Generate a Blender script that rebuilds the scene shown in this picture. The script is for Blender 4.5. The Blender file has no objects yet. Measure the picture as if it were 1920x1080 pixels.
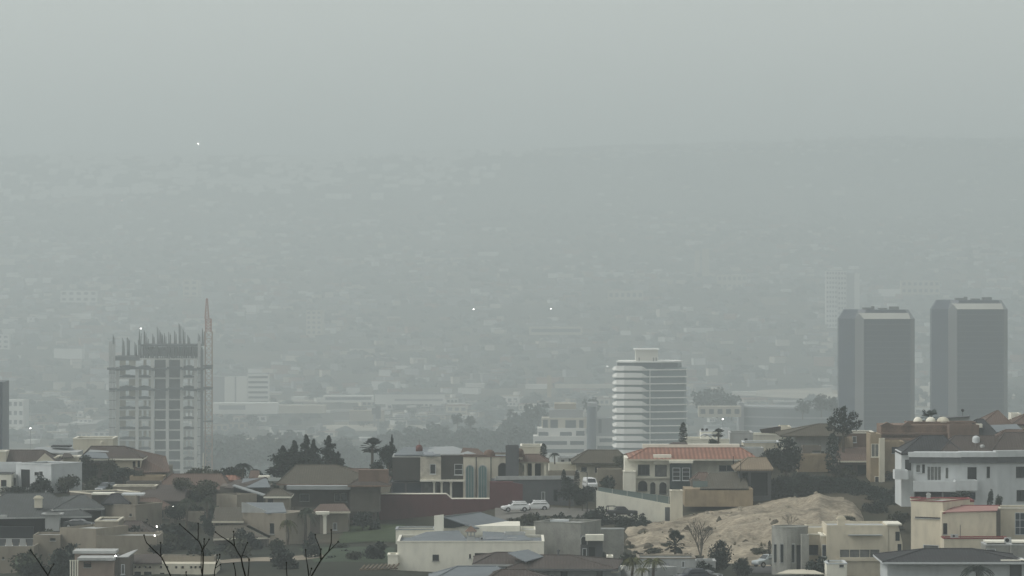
import bpy, math, random
from mathutils import Vector as V, noise
random.seed(7)
rnd = random.Random(11)
scene = bpy.context.scene
COL = scene.collection
F, CX, HY, ZC = 8000.0, 960.0, 480.0, 100.0     # focal length in photo pixels, principal column, horizon row, eye height

# ---------------------------------------------------------------- camera
cam = bpy.data.cameras.new('camera'); camo = bpy.data.objects.new('camera', cam); COL.objects.link(camo)
camo.location = (0, 0, ZC); camo.rotation_euler = (math.pi/2, 0, 0)
cam.sensor_width = 36; cam.lens = 36*F/1920; cam.shift_y = -(540-HY)/1920
cam.clip_start = 0.5; cam.clip_end = 40000
scene.camera = camo
# ---------------------------------------------------------------- world (overcast daylight)
SUN_EL, SUN_AZ = math.radians(50), math.radians(262)
w = bpy.data.worlds.new('World'); scene.world = w; w.use_nodes = True
nt = w.node_tree; nt.nodes.clear()
sky = nt.nodes.new('ShaderNodeTexSky'); sky.sky_type = 'NISHITA'; sky.sun_disc = False
sky.sun_elevation = SUN_EL; sky.sun_rotation = SUN_AZ; sky.air_density = 1.0; sky.dust_density = 1.0
hs = nt.nodes.new('ShaderNodeHueSaturation'); hs.inputs['Saturation'].default_value = 0.12
tint = nt.nodes.new('ShaderNodeMixRGB'); tint.blend_type = 'MULTIPLY'; tint.inputs[0].default_value = 1
tint.inputs[2].default_value = (0.985, 1.0, 0.945, 1)
bg = nt.nodes.new('ShaderNodeBackground'); bg.inputs[1].default_value = 0.1
wo = nt.nodes.new('ShaderNodeOutputWorld')
nt.links.new(sky.outputs[0], hs.inputs['Color']); nt.links.new(hs.outputs[0], tint.inputs[1])
nt.links.new(tint.outputs[0], bg.inputs[0]); nt.links.new(bg.outputs[0], wo.inputs[0])
# ---------------------------------------------------------------- sun (veiled by cloud)
sl = bpy.data.lights.new('sun', 'SUN'); sl.energy = 1.0; sl.angle = math.radians(25); sl.color = (1, .97, .92)
so = bpy.data.objects.new('sun', sl); COL.objects.link(so)
sd = V((math.sin(SUN_AZ)*math.cos(SUN_EL), math.cos(SUN_AZ)*math.cos(SUN_EL), math.sin(SUN_EL)))
so.rotation_euler = sd.to_track_quat('Z', 'Y').to_euler(); so.location = (0, 0, 600)
# ---------------------------------------------------------------- exposure
scene.view_settings.view_transform = 'Standard'; scene.view_settings.look = 'None'
scene.view_settings.exposure = 0.68; scene.view_settings.gamma = 1
scene.cycles.use_denoising = True
scene.cycles.volume_bounces = 3; scene.cycles.max_bounces = 6; scene.cycles.diffuse_bounces = 3
HAZE_DENSITY = 0.000272
HAZE_COLOR = (0.90, 0.968, 0.982, 1)

# ---------------------------------------------------------------- helpers
def P(px, py, Y): return V(((px-CX)*Y/F, Y, ZC-(py-HY)*Y/F))
ORG = {}
def _link(o): COL.objects.link(o)
class MB:
    def __init__(s): s.v = []; s.f = []; s.m = []
    def add(s, vs, fs, mi=0):
        b = len(s.v); s.v += [tuple(p) for p in vs]
        for f in fs: s.f.append(tuple(b+i for i in f)); s.m.append(mi)
        return s
    def obox(s, A, u, d, w, n, h, mi=0):            # corner A, along u by w, along n by d, up by h
        A = V(A); z = V((0, 0, h)); a = u*w; b = n*d
        c = [A, A+a, A+a+b, A+b]; c += [p+z for p in c]
        fs = [(3, 2, 1, 0), (4, 5, 6, 7), (0, 1, 5, 4), (1, 2, 6, 5), (2, 3, 7, 6), (3, 0, 4, 7)]
        if u.cross(n).z*h < 0: fs = [tuple(reversed(f)) for f in fs]
        return s.add(c, fs, mi)
    def box(s, x0, x1, y0, y1, z0, z1, mi=0):
        return s.obox((x0, y0, z0), V((1, 0, 0)), y1-y0, x1-x0, V((0, 1, 0)), z1-z0, mi)
    def prism(s, pts, z0, z1, mi=0, top=None):
        n = len(pts); vs = [(p[0], p[1], z0) for p in pts]+[(p[0], p[1], z1) for p in pts]
        s.add(vs, [tuple((i, (i+1) % n, n+(i+1) % n, n+i)) for i in range(n)]+[tuple(range(n-1, -1, -1))], mi)
        return s.add(vs[n:], [tuple(range(n))], mi if top is None else top)
    def tube(s, pts, rs, n=6, mi=0):
        pts = [V(p) for p in pts]; vs = []
        for i, p in enumerate(pts):
            d = (pts[min(i+1, len(pts)-1)]-pts[max(i-1, 0)]).normalized()
            a = d.cross(V((0.31, 0.9, 0.17))).normalized(); b = d.cross(a)
            for k in range(n):
                t = 2*math.pi*k/n; vs.append(p+(a*math.cos(t)+b*math.sin(t))*rs[i])
        fs = []
        for i in range(len(pts)-1):
            for k in range(n):
                fs.append((i*n+k, i*n+(k+1) % n, (i+1)*n+(k+1) % n, (i+1)*n+k))
        fs.append(tuple(range(n-1, -1, -1))); fs.append(tuple((len(pts)-1)*n+k for k in range(n)))
        return s.add(vs, fs, mi)
    def lathe(s, c, prof, n=14, mi=0):              # prof: (r, z) from the bottom up
        c = V(c); vs = []
        for r, z in prof:
            for k in range(n):
                t = 2*math.pi*k/n; vs.append(c+V((r*math.cos(t), r*math.sin(t), z)))
        fs = [(i*n+k, i*n+(k+1) % n, (i+1)*n+(k+1) % n, (i+1)*n+k) for i in range(len(prof)-1) for k in range(n)]
        fs.append(tuple(range(n-1, -1, -1))); fs.append(tuple((len(prof)-1)*n+k for k in range(n)))
        return s.add(vs, fs, mi)
    def build(s, name, mats, parent=None, org=None, smooth=False):
        if org is None: org = ORG[parent] if parent else (V(s.v[0]) if s.v else V((0, 0, 0)))
        me = bpy.data.meshes.new(name)
        me.from_pydata([(x-org[0], y-org[1], z-org[2]) for x, y, z in s.v], [], s.f)
        mats = mats if isinstance(mats, (list, tuple)) else [mats]
        for m in mats: me.materials.append(m)
        if len(mats) > 1: me.polygons.foreach_set('material_index', s.m)
        if smooth: me.polygons.foreach_set('use_smooth', [True]*len(s.f))
        o = bpy.data.objects.new(name, me); _link(o)
        if parent: o.parent = parent; ORG[o] = org
        else: o.location = org; ORG[o] = V(org)
        return o
def tag(o, label, cat, group=None):
    o['label'] = label; o['category'] = cat
    if group: o['group'] = group
    return o
def thing(name, label, cat, loc, group=None, rz=0):
    o = bpy.data.objects.new(name, None); _link(o); o.location = loc; o.rotation_euler = (0, 0, rz)
    o.empty_display_size = .5; ORG[o] = V(loc)
    return tag(o, label, cat, group)
def structure(o): o['kind'] = 'structure'; return o
def copy_tree(o, parent=None):
    c = o.copy(); _link(c)
    if parent: c.parent = parent
    for ch in list(o.children): copy_tree(ch, c)
    return c
# ---------------------------------------------------------------- materials
MATS = {}
def mat(name, col, rough=.85, var=.16, scale=.5, streak=0.0, fine=0.0, metal=0.0, bump=0.0, spec=.3):
    if name in MATS: return MATS[name]
    m = bpy.data.materials.new(name); m.use_nodes = True; n = m.node_tree; p = n.nodes['Principled BSDF']
    p.inputs['Roughness'].default_value = rough; p.inputs['Metallic'].default_value = metal
    p.inputs['Specular IOR Level'].default_value = spec
    tc = n.nodes.new('ShaderNodeTexCoord')
    no = n.nodes.new('ShaderNodeTexNoise'); no.inputs['Scale'].default_value = scale; no.inputs['Detail'].default_value = 5
    n.links.new(tc.outputs['Object'], no.inputs['Vector'])
    rp = n.nodes.new('ShaderNodeMapRange'); rp.inputs[1].default_value = .3; rp.inputs[2].default_value = .7
    rp.inputs[3].default_value = 1-var; rp.inputs[4].default_value = 1+var
    n.links.new(no.outputs[0], rp.inputs[0]); fac = rp.outputs[0]
    def mul(a, b):
        k = n.nodes.new('ShaderNodeMath'); k.operation = 'MULTIPLY'; n.links.new(a, k.inputs[0]); n.links.new(b, k.inputs[1]); return k.outputs[0]
    if streak:                                       # rain streaks and stains: noise stretched in height
        mp = n.nodes.new('ShaderNodeMapping'); mp.inputs['Scale'].default_value = (1.1, 1.1, .4)
        n.links.new(tc.outputs['Object'], mp.inputs[0])
        n2 = n.nodes.new('ShaderNodeTexNoise'); n2.inputs['Scale'].default_value = 1.0; n2.inputs['Detail'].default_value = 6
        n.links.new(mp.outputs[0], n2.inputs['Vector'])
        r2 = n.nodes.new('ShaderNodeMapRange'); r2.inputs[1].default_value = .46; r2.inputs[2].default_value = .78
        r2.inputs[3].default_value = 1; r2.inputs[4].default_value = 1-streak
        n.links.new(n2.outputs[0], r2.inputs[0]); fac = mul(fac, r2.outputs[0])
    if fine:
        n3 = n.nodes.new('ShaderNodeTexNoise'); n3.inputs['Scale'].default_value = scale*9; n3.inputs['Detail'].default_value = 3
        n.links.new(tc.outputs['Object'], n3.inputs['Vector'])
        r3 = n.nodes.new('ShaderNodeMapRange'); r3.inputs[1].default_value = .3; r3.inputs[2].default_value = .7
        r3.inputs[3].default_value = 1-fine; r3.inputs[4].default_value = 1+fine
        n.links.new(n3.outputs[0], r3.inputs[0]); fac = mul(fac, r3.outputs[0])
    mx = n.nodes.new('ShaderNodeVectorMath'); mx.operation = 'SCALE'; mx.inputs[0].default_value = col[:3]
    n.links.new(fac, mx.inputs['Scale']); n.links.new(mx.outputs[0], p.inputs['Base Color'])
    if bump:
        bp = n.nodes.new('ShaderNodeBump'); bp.inputs['Strength'].default_value = bump; bp.inputs['Distance'].default_value = .1
        n.links.new(no.outputs[0], bp.inputs['Height']); n.links.new(bp.outputs[0], p.inputs['Normal'])
    MATS[name] = m; return m
def tilemat(name, col, col2, pitch=.42, var=.25):    # clay or concrete tile courses running down the slope
    if name in MATS: return MATS[name]
    m = mat(name, col, .9, var, .35, 0, .22); n = m.node_tree; p = n.nodes['Principled BSDF']
    src = p.inputs['Base Color'].links[0].from_socket
    tc = n.nodes.new('ShaderNodeTexCoord'); wv = n.nodes.new('ShaderNodeTexWave'); wv.wave_type = 'BANDS'; wv.bands_direction = 'X'
    wv.inputs['Scale'].default_value = .314/pitch*1.0; wv.inputs['Distortion'].default_value = 1.2; wv.inputs['Detail'].default_value = 2
    n.links.new(tc.outputs['Object'], wv.inputs['Vector'])
    mx = n.nodes.new('ShaderNodeMixRGB'); n.links.new(wv.outputs[0], mx.inputs[0]); mx.inputs[2].default_value = (*col2, 1)
    n.links.new(src, mx.inputs[1]); n.links.new(mx.outputs[0], p.inputs['Base Color'])
    bp = n.nodes.new('ShaderNodeBump'); bp.inputs['Strength'].default_value = .3; bp.inputs['Distance'].default_value = .08
    n.links.new(wv.outputs[0], bp.inputs['Height']); n.links.new(bp.outputs[0], p.inputs['Normal'])
    return m
def leafmat(name, col, var=.45):
    if name in MATS: return MATS[name]
    m = bpy.data.materials.new(name); m.use_nodes = True; n = m.node_tree; p = n.nodes['Principled BSDF']
    p.inputs['Roughness'].default_value = .8; p.inputs['Specular IOR Level'].default_value = .15
    g = n.nodes.new('ShaderNodeNewGeometry'); var = .6; oi = n.nodes.new('ShaderNodeObjectInfo')
    tc = n.nodes.new('ShaderNodeTexCoord'); no = n.nodes.new('ShaderNodeTexNoise'); no.inputs['Scale'].default_value = .7
    n.links.new(tc.outputs['Object'], no.inputs['Vector'])
    a = n.nodes.new('ShaderNodeMapRange'); a.inputs[3].default_value = 1-var; a.inputs[4].default_value = 1+var
    n.links.new(g.outputs['Random Per Island'], a.inputs[0])
    b = n.nodes.new('ShaderNodeMapRange'); b.inputs[1].default_value = .3; b.inputs[2].default_value = .7; b.inputs[3].default_value = .7; b.inputs[4].default_value = 1.35
    n.links.new(no.outputs[0], b.inputs[0])
    c = n.nodes.new('ShaderNodeMapRange'); c.inputs[3].default_value = .75; c.inputs[4].default_value = 1.25
    n.links.new(oi.outputs['Random'], c.inputs[0])
    k = n.nodes.new('ShaderNodeMath'); k.operation = 'MULTIPLY'; n.links.new(a.outputs[0], k.inputs[0]); n.links.new(b.outputs[0], k.inputs[1])
    k2 = n.nodes.new('ShaderNodeMath'); k2.operation = 'MULTIPLY'; n.links.new(k.outputs[0], k2.inputs[0]); n.links.new(c.outputs[0], k2.inputs[1])
    mx = n.nodes.new('ShaderNodeVectorMath'); mx.operation = 'SCALE'; mx.inputs[0].default_value = col
    n.links.new(k2.outputs[0], mx.inputs['Scale']); n.links.new(mx.outputs[0], p.inputs['Base Color'])
    MATS[name] = m; return m
def glowmat(name, col, s):
    m = bpy.data.materials.new(name); m.use_nodes = True; p = m.node_tree.nodes['Principled BSDF']
    p.inputs['Base Color'].default_value = (.6, .6, .6, 1)
    p.inputs['Emission Color'].default_value = (*col, 1); p.inputs['Emission Strength'].default_value = s
    m.cycles.emission_sampling = 'NONE'; MATS[name] = m; return m

WHITE = mat('white_paint', (.55, .575, .58), .8, .06, .3, .14)
OFFWH = mat('off_white_plaster', (.78, .755, .65), .85, .06, .3, .14)
CREAM = mat('cream_plaster', (.60, .56, .455), .85, .07, .3, .22)
YCREAM = mat('yellow_cream_plaster', (.60, .54, .42), .85, .06, .3, .2)
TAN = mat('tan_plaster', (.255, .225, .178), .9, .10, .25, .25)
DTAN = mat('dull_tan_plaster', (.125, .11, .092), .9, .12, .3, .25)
PINKT = mat('pinkish_plaster', (.32, .25, .205), .9, .08, .3, .2)
GREYC = mat('grey_stucco', (.27, .27, .245), .9, .14, .5, .3, .1)
LGREY = mat('light_grey_plaster', (.42, .43, .42), .85, .08, .3, .25)
DGREY = mat('dark_grey_plaster', (.10, .105, .11), .8, .12, .4, .2)
UMBER = mat('umber_plaster', (.052, .048, .042), .85, .12, .4, .15)
BURG = mat('burgundy_plaster', (.105, .038, .04), .9, .08, .25, .2)
OCHRE = mat('ochre_plaster', (.30, .235, .155), .9, .15, .5, .3)
RUST = mat('rust_brown_plaster', (.165, .11, .082), .9, .18, .5, .3)
BRICK = mat('brown_brick', (.19, .125, .09), .9, .25, .4, .3, .2)
STONE = mat('cream_stone_cladding', (.46, .43, .36), .9, .25, 1.1, .1, .15)
REDTR = mat('red_coping', (.20, .045, .045), .7, .12, .5)
PINKR = mat('faded_red_roof', (.34, .19, .17), .8, .1, .5)
TEALW = mat('dark_teal_paint', (.025, .042, .045), .6, .1, .5)
METAL = mat('grey_blue_roof_sheet', (.155, .175, .19), .7, .10, .5, 0, .05)
LMETAL = mat('pale_roof_sheet', (.29, .31, .315), .7, .08, .5)
PANEL = mat('solar_panel_glass', (.045, .06, .085), .25, .1, .5)
DARK = mat('dark_interior', (.018, .02, .022), .8, .2, .5)
GLASS = mat('dark_window_glass', (.03, .036, .04), .12, .3, .8, spec=.5)
CURT = mat('curtained_glass', (.15, .155, .15), .25, .3, 1.2, spec=.5)
TEALG = mat('teal_glass', (.11, .19, .185), .2, .12, .6, spec=.5)
BLUEG = mat('blue_glass', (.05, .065, .085), .15, .2, .6, spec=.5)
RAILG = mat('green_rail_glass', (.13, .17, .165), .25, .1, .6, spec=.5)
BLACK = mat('black_metal', (.015, .015, .016), .5, .1, 1)
WOOD = mat('weathered_wood', (.17, .13, .09), .9, .25, 1.5)
R_BROWN = tilemat('brown_tile', (.070, .056, .048), (.058, .046, .040))
R_DARK = tilemat('charcoal_tile', (.034, .035, .038), (.028, .029, .031))
R_GREY = tilemat('grey_tile', (.072, .078, .078), (.062, .067, .066))
R_OLIVE = tilemat('olive_tile', (.082, .073, .053), (.068, .06, .045))
R_TERRA = tilemat('terracotta_tile', (.29, .145, .10), (.165, .08, .058), .75)
R_RUST = tilemat('rust_brown_tile', (.115, .078, .06), (.095, .064, .05))
R_TAN = tilemat('tan_tile', (.21, .165, .115), (.185, .145, .10))
BARK = mat('bark', (.085, .07, .055), .95, .3, 3)
L_DARK = leafmat('dark_foliage', (.017, .025, .020))
L_MID = leafmat('mid_foliage', (.034, .043, .028))
L_OLIVE = leafmat('olive_foliage', (.045, .049, .032))
L_YEL = leafmat('yellow_green_foliage', (.085, .088, .03))
L_FAR = leafmat('far_foliage', (.036, .047, .044))
# ---------------------------------------------------------------- ground
def lerp_list(pts, x):
    if x <= pts[0][0]: return pts[0][1]
    for (a, p), (b, q) in zip(pts, pts[1:]):
        if x <= b: return p+(q-p)*(x-a)/(b-a)
    return pts[-1][1]
def c(v): return [(0, v)]
ROWS = [(0, c(None)), (25, c(1650)), (60, c(1750)), (150, c(1700)), (400, c(1330)), (560, c(1125)),
 (600, [(0, 1090), (500, 1078), (700, 1076), (1000, 1090), (1300, 1083), (1500, 1088), (1920, 1105)]),
 (650, [(0, 1068), (350, 1046), (650, 1036), (900, 1055), (1100, 1050), (1250, 1066), (1500, 1064), (1920, 1066)]),
 (700, [(0, 1015), (350, 1004), (560, 1018), (700, 1009), (900, 1003), (1100, 1002), (1300, 1035), (1500, 1035), (1920, 1030)]),
 (735, [(0, 955), (300, 960), (420, 985), (560, 1000), (745, 988), (900, 985), (1000, 975), (1100, 975), (1250, 985), (1500, 980), (1920, 970)]),
 (750, [(0, 925), (300, 930), (420, 955), (560, 985), (745, 980), (900, 968), (930, 958), (1030, 957), (1100, 964), (1200, 972), (1300, 960), (1600, 940), (1700, 935), (1920, 930)]),
 (800, [(0, 888), (300, 897), (420, 907), (560, 922), (720, 932), (950, 925), (1100, 922), (1250, 915), (1450, 895), (1600, 882), (1700, 872), (1920, 867)]),
 (850, [(0, 868), (300, 890), (420, 902), (600, 902), (1000, 884), (1200, 864), (1400, 845), (1600, 832), (1920, 818)]),
 (900, [(0, 874), (300, 897), (420, 908), (600, 908), (1000, 886), (1200, 866), (1400, 848), (1920, 830)]),
 (1050, c(925)), (1500, c(950)), (2200, c(915)), (2600, c(880)),
 (3000, [(0, 818), (400, 812), (1000, 806), (1400, 800), (1920, 790)]),
 (3500, [(0, 745), (1000, 748), (1500, 738), (1920, 732)]),
 (4200, [(0, 668), (960, 672), (1920, 665)]), (5000, c(592)), (6000, c(512)), (7000, c(440)),
 (8000, [(0, 366), (900, 372), (1200, 388), (1920, 388)]),
 (9000, [(0, 306), (800, 303), (1000, 290), (1920, 280)]),
 (9500, [(-300, 300), (0, 290), (400, 291), (700, 291), (820, 281), (1000, 273), (1300, 263), (1600, 261), (1920, 265), (2200, 280)]),
 (10500, c(300)), (13000, c(380))]
def RM(Y): return Y if Y < 2300 else 2300+(Y-2300)*1.25+1000*min(1, (Y-2300)/600)      # the far valley and hills
ROWS = [(RM(Y), l) for Y, l in ROWS]
def zrow(i, px):
    Y, l = ROWS[i]
    if l[0][1] is None: return ZC-1.7
    return ZC-(lerp_list(l, px)-HY)*Y/F
def ground_z(x, Y):
    px = CX+x*F/max(Y, 1)
    for i in range(len(ROWS)-1):
        if Y <= ROWS[i+1][0]:
            t = (Y-ROWS[i][0])/(ROWS[i+1][0]-ROWS[i][0]); z = zrow(i, px)*(1-t)+zrow(i+1, px)*t; break
    else: z = zrow(len(ROWS)-1, px)
    if Y > 2500:
        a = min(1, (Y-2500)/1800)
        z += a*(noise.noise(V((x/700, Y/900, 3)))*16+noise.noise(V((x/220, Y/260, 8)))*6)
    elif Y > 300: z += noise.noise(V((x/9, Y/9, 1)))*.35
    return z
def ground_mat():
    m = bpy.data.materials.new('hillside_ground'); m.use_nodes = True; n = m.node_tree; p = n.nodes['Principled BSDF']
    p.inputs['Roughness'].default_value = .95; p.inputs['Specular IOR Level'].default_value = .1
    tc = n.nodes.new('ShaderNodeTexCoord')
    a = n.nodes.new('ShaderNodeTexNoise'); a.inputs['Scale'].default_value = .035; a.inputs['Detail'].default_value = 9; a.inputs['Roughness'].default_value = .62
    b = n.nodes.new('ShaderNodeTexNoise'); b.inputs['Scale'].default_value = .0035; b.inputs['Detail'].default_value = 7
    n.links.new(tc.outputs['Object'], a.inputs['Vector']); n.links.new(tc.outputs['Object'], b.inputs['Vector'])
    r = n.nodes.new('ShaderNodeValToRGB'); e = r.color_ramp.elements
    e[0].position = .36; e[0].color = (.014, .019, .013, 1); e[1].position = .66; e[1].color = (.105, .084, .058, 1)
    x = e.new(.5); x.color = (.034, .036, .025, 1)
    k = n.nodes.new('ShaderNodeMath'); k.operation = 'MULTIPLY_ADD'; k.inputs[1].default_value = .6; n.links.new(b.outputs[0], k.inputs[0])
    k2 = n.nodes.new('ShaderNodeMath'); k2.operation = 'MULTIPLY'; k2.inputs[1].default_value = .42; n.links.new(a.outputs[0], k2.inputs[0])
    n.links.new(k2.outputs[0], k.inputs[2]); n.links.new(k.outputs[0], r.inputs[0]); n.links.new(r.outputs[0], p.inputs['Base Color'])
    return m
def build_ground():
    ys = [-60, 0, 8, 18, 25, 40, 60, 100, 150, 220, 300, 400, 480, 530]+list(range(560, 905, 5))+[920, 950, 1000, 1050, 1200, 1500, 1800, 2200]
    y = 2400
    while y < 16550: ys.append(y); y += 80 if y < 7500 else 130
    ys.append(16600)
    N = 190; mb = MB(); vs = []
    for Y in ys:
        for i in range(N+1):
            u = (i/N-.5)*.42; x = u*max(Y, 25)+ (i/N-.5)*60
            vs.append((x, Y, ground_z(x, max(Y, 0))))
    fs = [(r*(N+1)+i, r*(N+1)+i+1, (r+1)*(N+1)+i+1, (r+1)*(N+1)+i) for r in range(len(ys)-1) for i in range(N)]
    mb.add(vs, fs); o = mb.build('ground', ground_mat(), org=V((0, 0, 0)), smooth=True); structure(o)
build_ground()
def patch(name, pts, m, lift=.08, step=4.0):          # a sheet draped on the ground inside a quad of (px, Y) corners: A left-near, B right-near, C right-far, D left-far
    A, B, C_, D = [V(((px-CX)*RM(Y)/F, RM(Y))) for px, Y in pts]
    na = max(2, int((B-A).length/step)); nb = max(2, int((D-A).length/step)); vs = []
    for j in range(nb+1):
        for i in range(na+1):
            s, t = i/na, j/nb; q = (A*(1-s)+B*s)*(1-t)+(D*(1-s)+C_*s)*t
            vs.append((q.x, q.y, ground_z(q.x, q.y)+lift))
    fs = [(j*(na+1)+i, j*(na+1)+i+1, (j+1)*(na+1)+i+1, (j+1)*(na+1)+i) for j in range(nb) for i in range(na)]
    return structure(MB().add(vs, fs).build(name, m, org=V((A.x, A.y, vs[0][2])), smooth=True))
# ---------------------------------------------------------------- building blocks (px = photo columns/rows used once to place real walls at a chosen distance)
class Frame:
    def __init__(s, x0, x1, Y, dY=0):
        a = V(((x0-CX)*Y/F, Y, 0)); Y2 = Y+dY; b = V(((x1-CX)*Y2/F, Y2, 0))
        s.A = a; s.w = (b-a).length; s.u = (b-a)/s.w; s.n = V((-s.u.y, s.u.x, 0)); s.Y = Y     # n points away from the viewer
    def S(s, px, back=0):
        k = (px-CX)/F; A = s.A+s.n*back
        return (k*A.y-A.x)/(s.u.x-k*s.u.y)
    def Yat(s, px, back=0): return (s.A+s.n*back+s.u*s.S(px, back)).y
    def Z(s, py, px=None, back=0): return ZC-(py-HY)*(s.Y if px is None else s.Yat(px, back))/F
    def pt(s, sx, z, back=0): p = s.A+s.u*sx+s.n*back; return V((p.x, p.y, z))
def opening(par, fr, s0, s1, z0, z1, style='w', nc=1, nr=1, frame=None, depth=.22, t=.09):
    fm = frame or WHITE; kind = 'window'; pm = GLASS
    if style == 'd': kind = 'door'; pm = DARK
    elif style == 'g': pm = BLUEG
    elif style == 'c': pm = CURT
    elif style == 'k': fm = frame or BLACK
    elif style == 'o': kind = 'recess'; pm = DARK  # dark back panel: the unlit inside is put into its colour
    elif style == 'v': kind = 'garage_door'; pm = DGREY
    elif style == 't': pm = TEALG
    mb = MB(); h = z1-z0; d = .12
    def bar(a, b, c_, e): mb.obox(fr.pt(a, c_, -.03), fr.u, d, b-a, fr.n, e-c_)
    if style in ('d', 'o'):
        mb.obox(fr.pt(s0, z0, depth+ (1.2 if style == 'o' else 0)), fr.u, .06, s1-s0, fr.n, h)
        return mb.build(kind, pm, par)
    bar(s0, s1, z0, z0+t); bar(s0, s1, z1-t, z1); bar(s0, s0+t, z0+t, z1-t); bar(s1-t, s1, z0+t, z1-t)
    for i in range(1, nc): x = s0+(s1-s0)*i/nc; bar(x-t*.4, x+t*.4, z0+t, z1-t)
    for i in range(1, nr): z = z0+h*i/nr; mb.obox(fr.pt(s0+t, z-t*.4, 0), fr.u, .06, s1-s0-2*t, fr.n, t*.8)
    f = mb.build(kind, fm, par)
    if style != 'v' and h < 3: MB().obox(fr.pt(s0-.1, z0-.09, -.14), fr.u, .2, s1-s0+.2, fr.n, .085).build('sill', fm if fm is not BLACK else LGREY, f)
    MB().obox(fr.pt(s0+.02, z0+.02, depth), fr.u, .05, s1-s0-.04, fr.n, h-.04).build('pane', pm, f)
    return f
def wall(par, m, x0, x1, yt, yb, Y, d=8, dY=0, wins=(), name='wall', cop=None, flat=True, roofm=None, copd=.18, fm=None):
    fr = Frame(x0, x1, Y, dY); z0, z1 = fr.Z(yb), fr.Z(yt); w_ = fr.w
    H = []
    for q in wins:
        s0, s1, a, b = fr.S(q[0]), fr.S(q[1]), fr.Z(q[3], q[0]), fr.Z(q[2], q[0])
        H.append((max(s0, .05), min(s1, w_-.05), max(a, z0+.02), min(b, z1-.05))+tuple(q[4:]))
    ss = sorted({0, w_}|{h[0] for h in H}|{h[1] for h in H}); zs = sorted({z0, z1}|{h[2] for h in H}|{h[3] for h in H})
    mb = MB()
    for i in range(len(ss)-1):
        for j in range(len(zs)-1):
            cs, cz = (ss[i]+ss[i+1])/2, (zs[j]+zs[j+1])/2
            if any(h[0] < cs < h[1] and h[2] < cz < h[3] for h in H): continue
            mb.add([fr.pt(ss[i], zs[j]), fr.pt(ss[i+1], zs[j]), fr.pt(ss[i+1], zs[j+1]), fr.pt(ss[i], zs[j+1])], [(0, 1, 2, 3)])
    for h in H:
        dp = 1.5 if len(h) > 4 and h[4] == 'o' else .28
        a = [fr.pt(h[0], h[2]), fr.pt(h[1], h[2]), fr.pt(h[1], h[3]), fr.pt(h[0], h[3])]; b = [p+fr.n*dp for p in a]
        mb.add(a+b, [(0, 4, 5, 1), (1, 5, 6, 2), (2, 6, 7, 3), (3, 7, 4, 0)])
    A, B, C_, D = fr.pt(0, z0), fr.pt(w_, z0), fr.pt(w_, z0, d), fr.pt(0, z0, d); up = V((0, 0, z1-z0))
    mb.add([A, B, C_, D, A+up, B+up, C_+up, D+up], [(1, 2, 6, 5), (2, 3, 7, 6), (3, 0, 4, 7), (3, 2, 1, 0)])
    if flat and d > 1.5:
        t, q = .2, .35; I = [fr.pt(t, z1, t), fr.pt(w_-t, z1, t), fr.pt(w_-t, z1, d-t), fr.pt(t, z1, d-t)]
        J = [p-V((0, 0, q)) for p in I]; O = [A+up, B+up, C_+up, D+up]
        mb.add(O+I+J, [(0, 1, 5, 4), (1, 2, 6, 5), (2, 3, 7, 6), (3, 0, 4, 7), (4, 5, 9, 8), (5, 6, 10, 9), (6, 7, 11, 10), (7, 4, 8, 11)])
        mb.add(J, [(0, 1, 2, 3)], 1)
    else: mb.add([A+up, B+up, C_+up, D+up], [(0, 1, 2, 3)])
    o = mb.build(name, [m, roofm or LGREY], par)
    for h in H: opening(par, fr, h[0], h[1], h[2], h[3], *h[4:7], frame=fm)
    if cop: band(par, cop, x0, x1, yt, None, Y, d, dY, 'coping', copd)
    return o
def band(par, m, x0, x1, yt, yb, Y, d=8, dY=0, name='band', h=.2, proud=.07):     # a slab standing a little proud all round
    fr = Frame(x0, x1, Y, dY); z1 = fr.Z(yt)+(.03 if yb is None else 0); z0 = z1-h if yb is None else fr.Z(yb)
    mb = MB(); O = [fr.pt(-proud, z0, -proud), fr.pt(fr.w+proud, z0, -proud), fr.pt(fr.w+proud, z0, d+proud), fr.pt(-proud, z0, d+proud)]
    if yb is None and d > 1.5:
        t = .32; I = [fr.pt(t, z0, t), fr.pt(fr.w-t, z0, t), fr.pt(fr.w-t, z0, d-t), fr.pt(t, z0, d-t)]; up = V((0, 0, z1-z0))
        mb.add(O+I+[p+up for p in O]+[p+up for p in I],
               [f for k in range(4) for f in ((k, (k+1) % 4, 8+(k+1) % 4, 8+k), (8+k, 8+(k+1) % 4, 12+(k+1) % 4, 12+k), (12+k, 12+(k+1) % 4, 4+(k+1) % 4, 4+k))])
    else: mb.prism([(p.x, p.y) for p in O], z0, z1)
    return mb.build(name, m, par)
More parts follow.
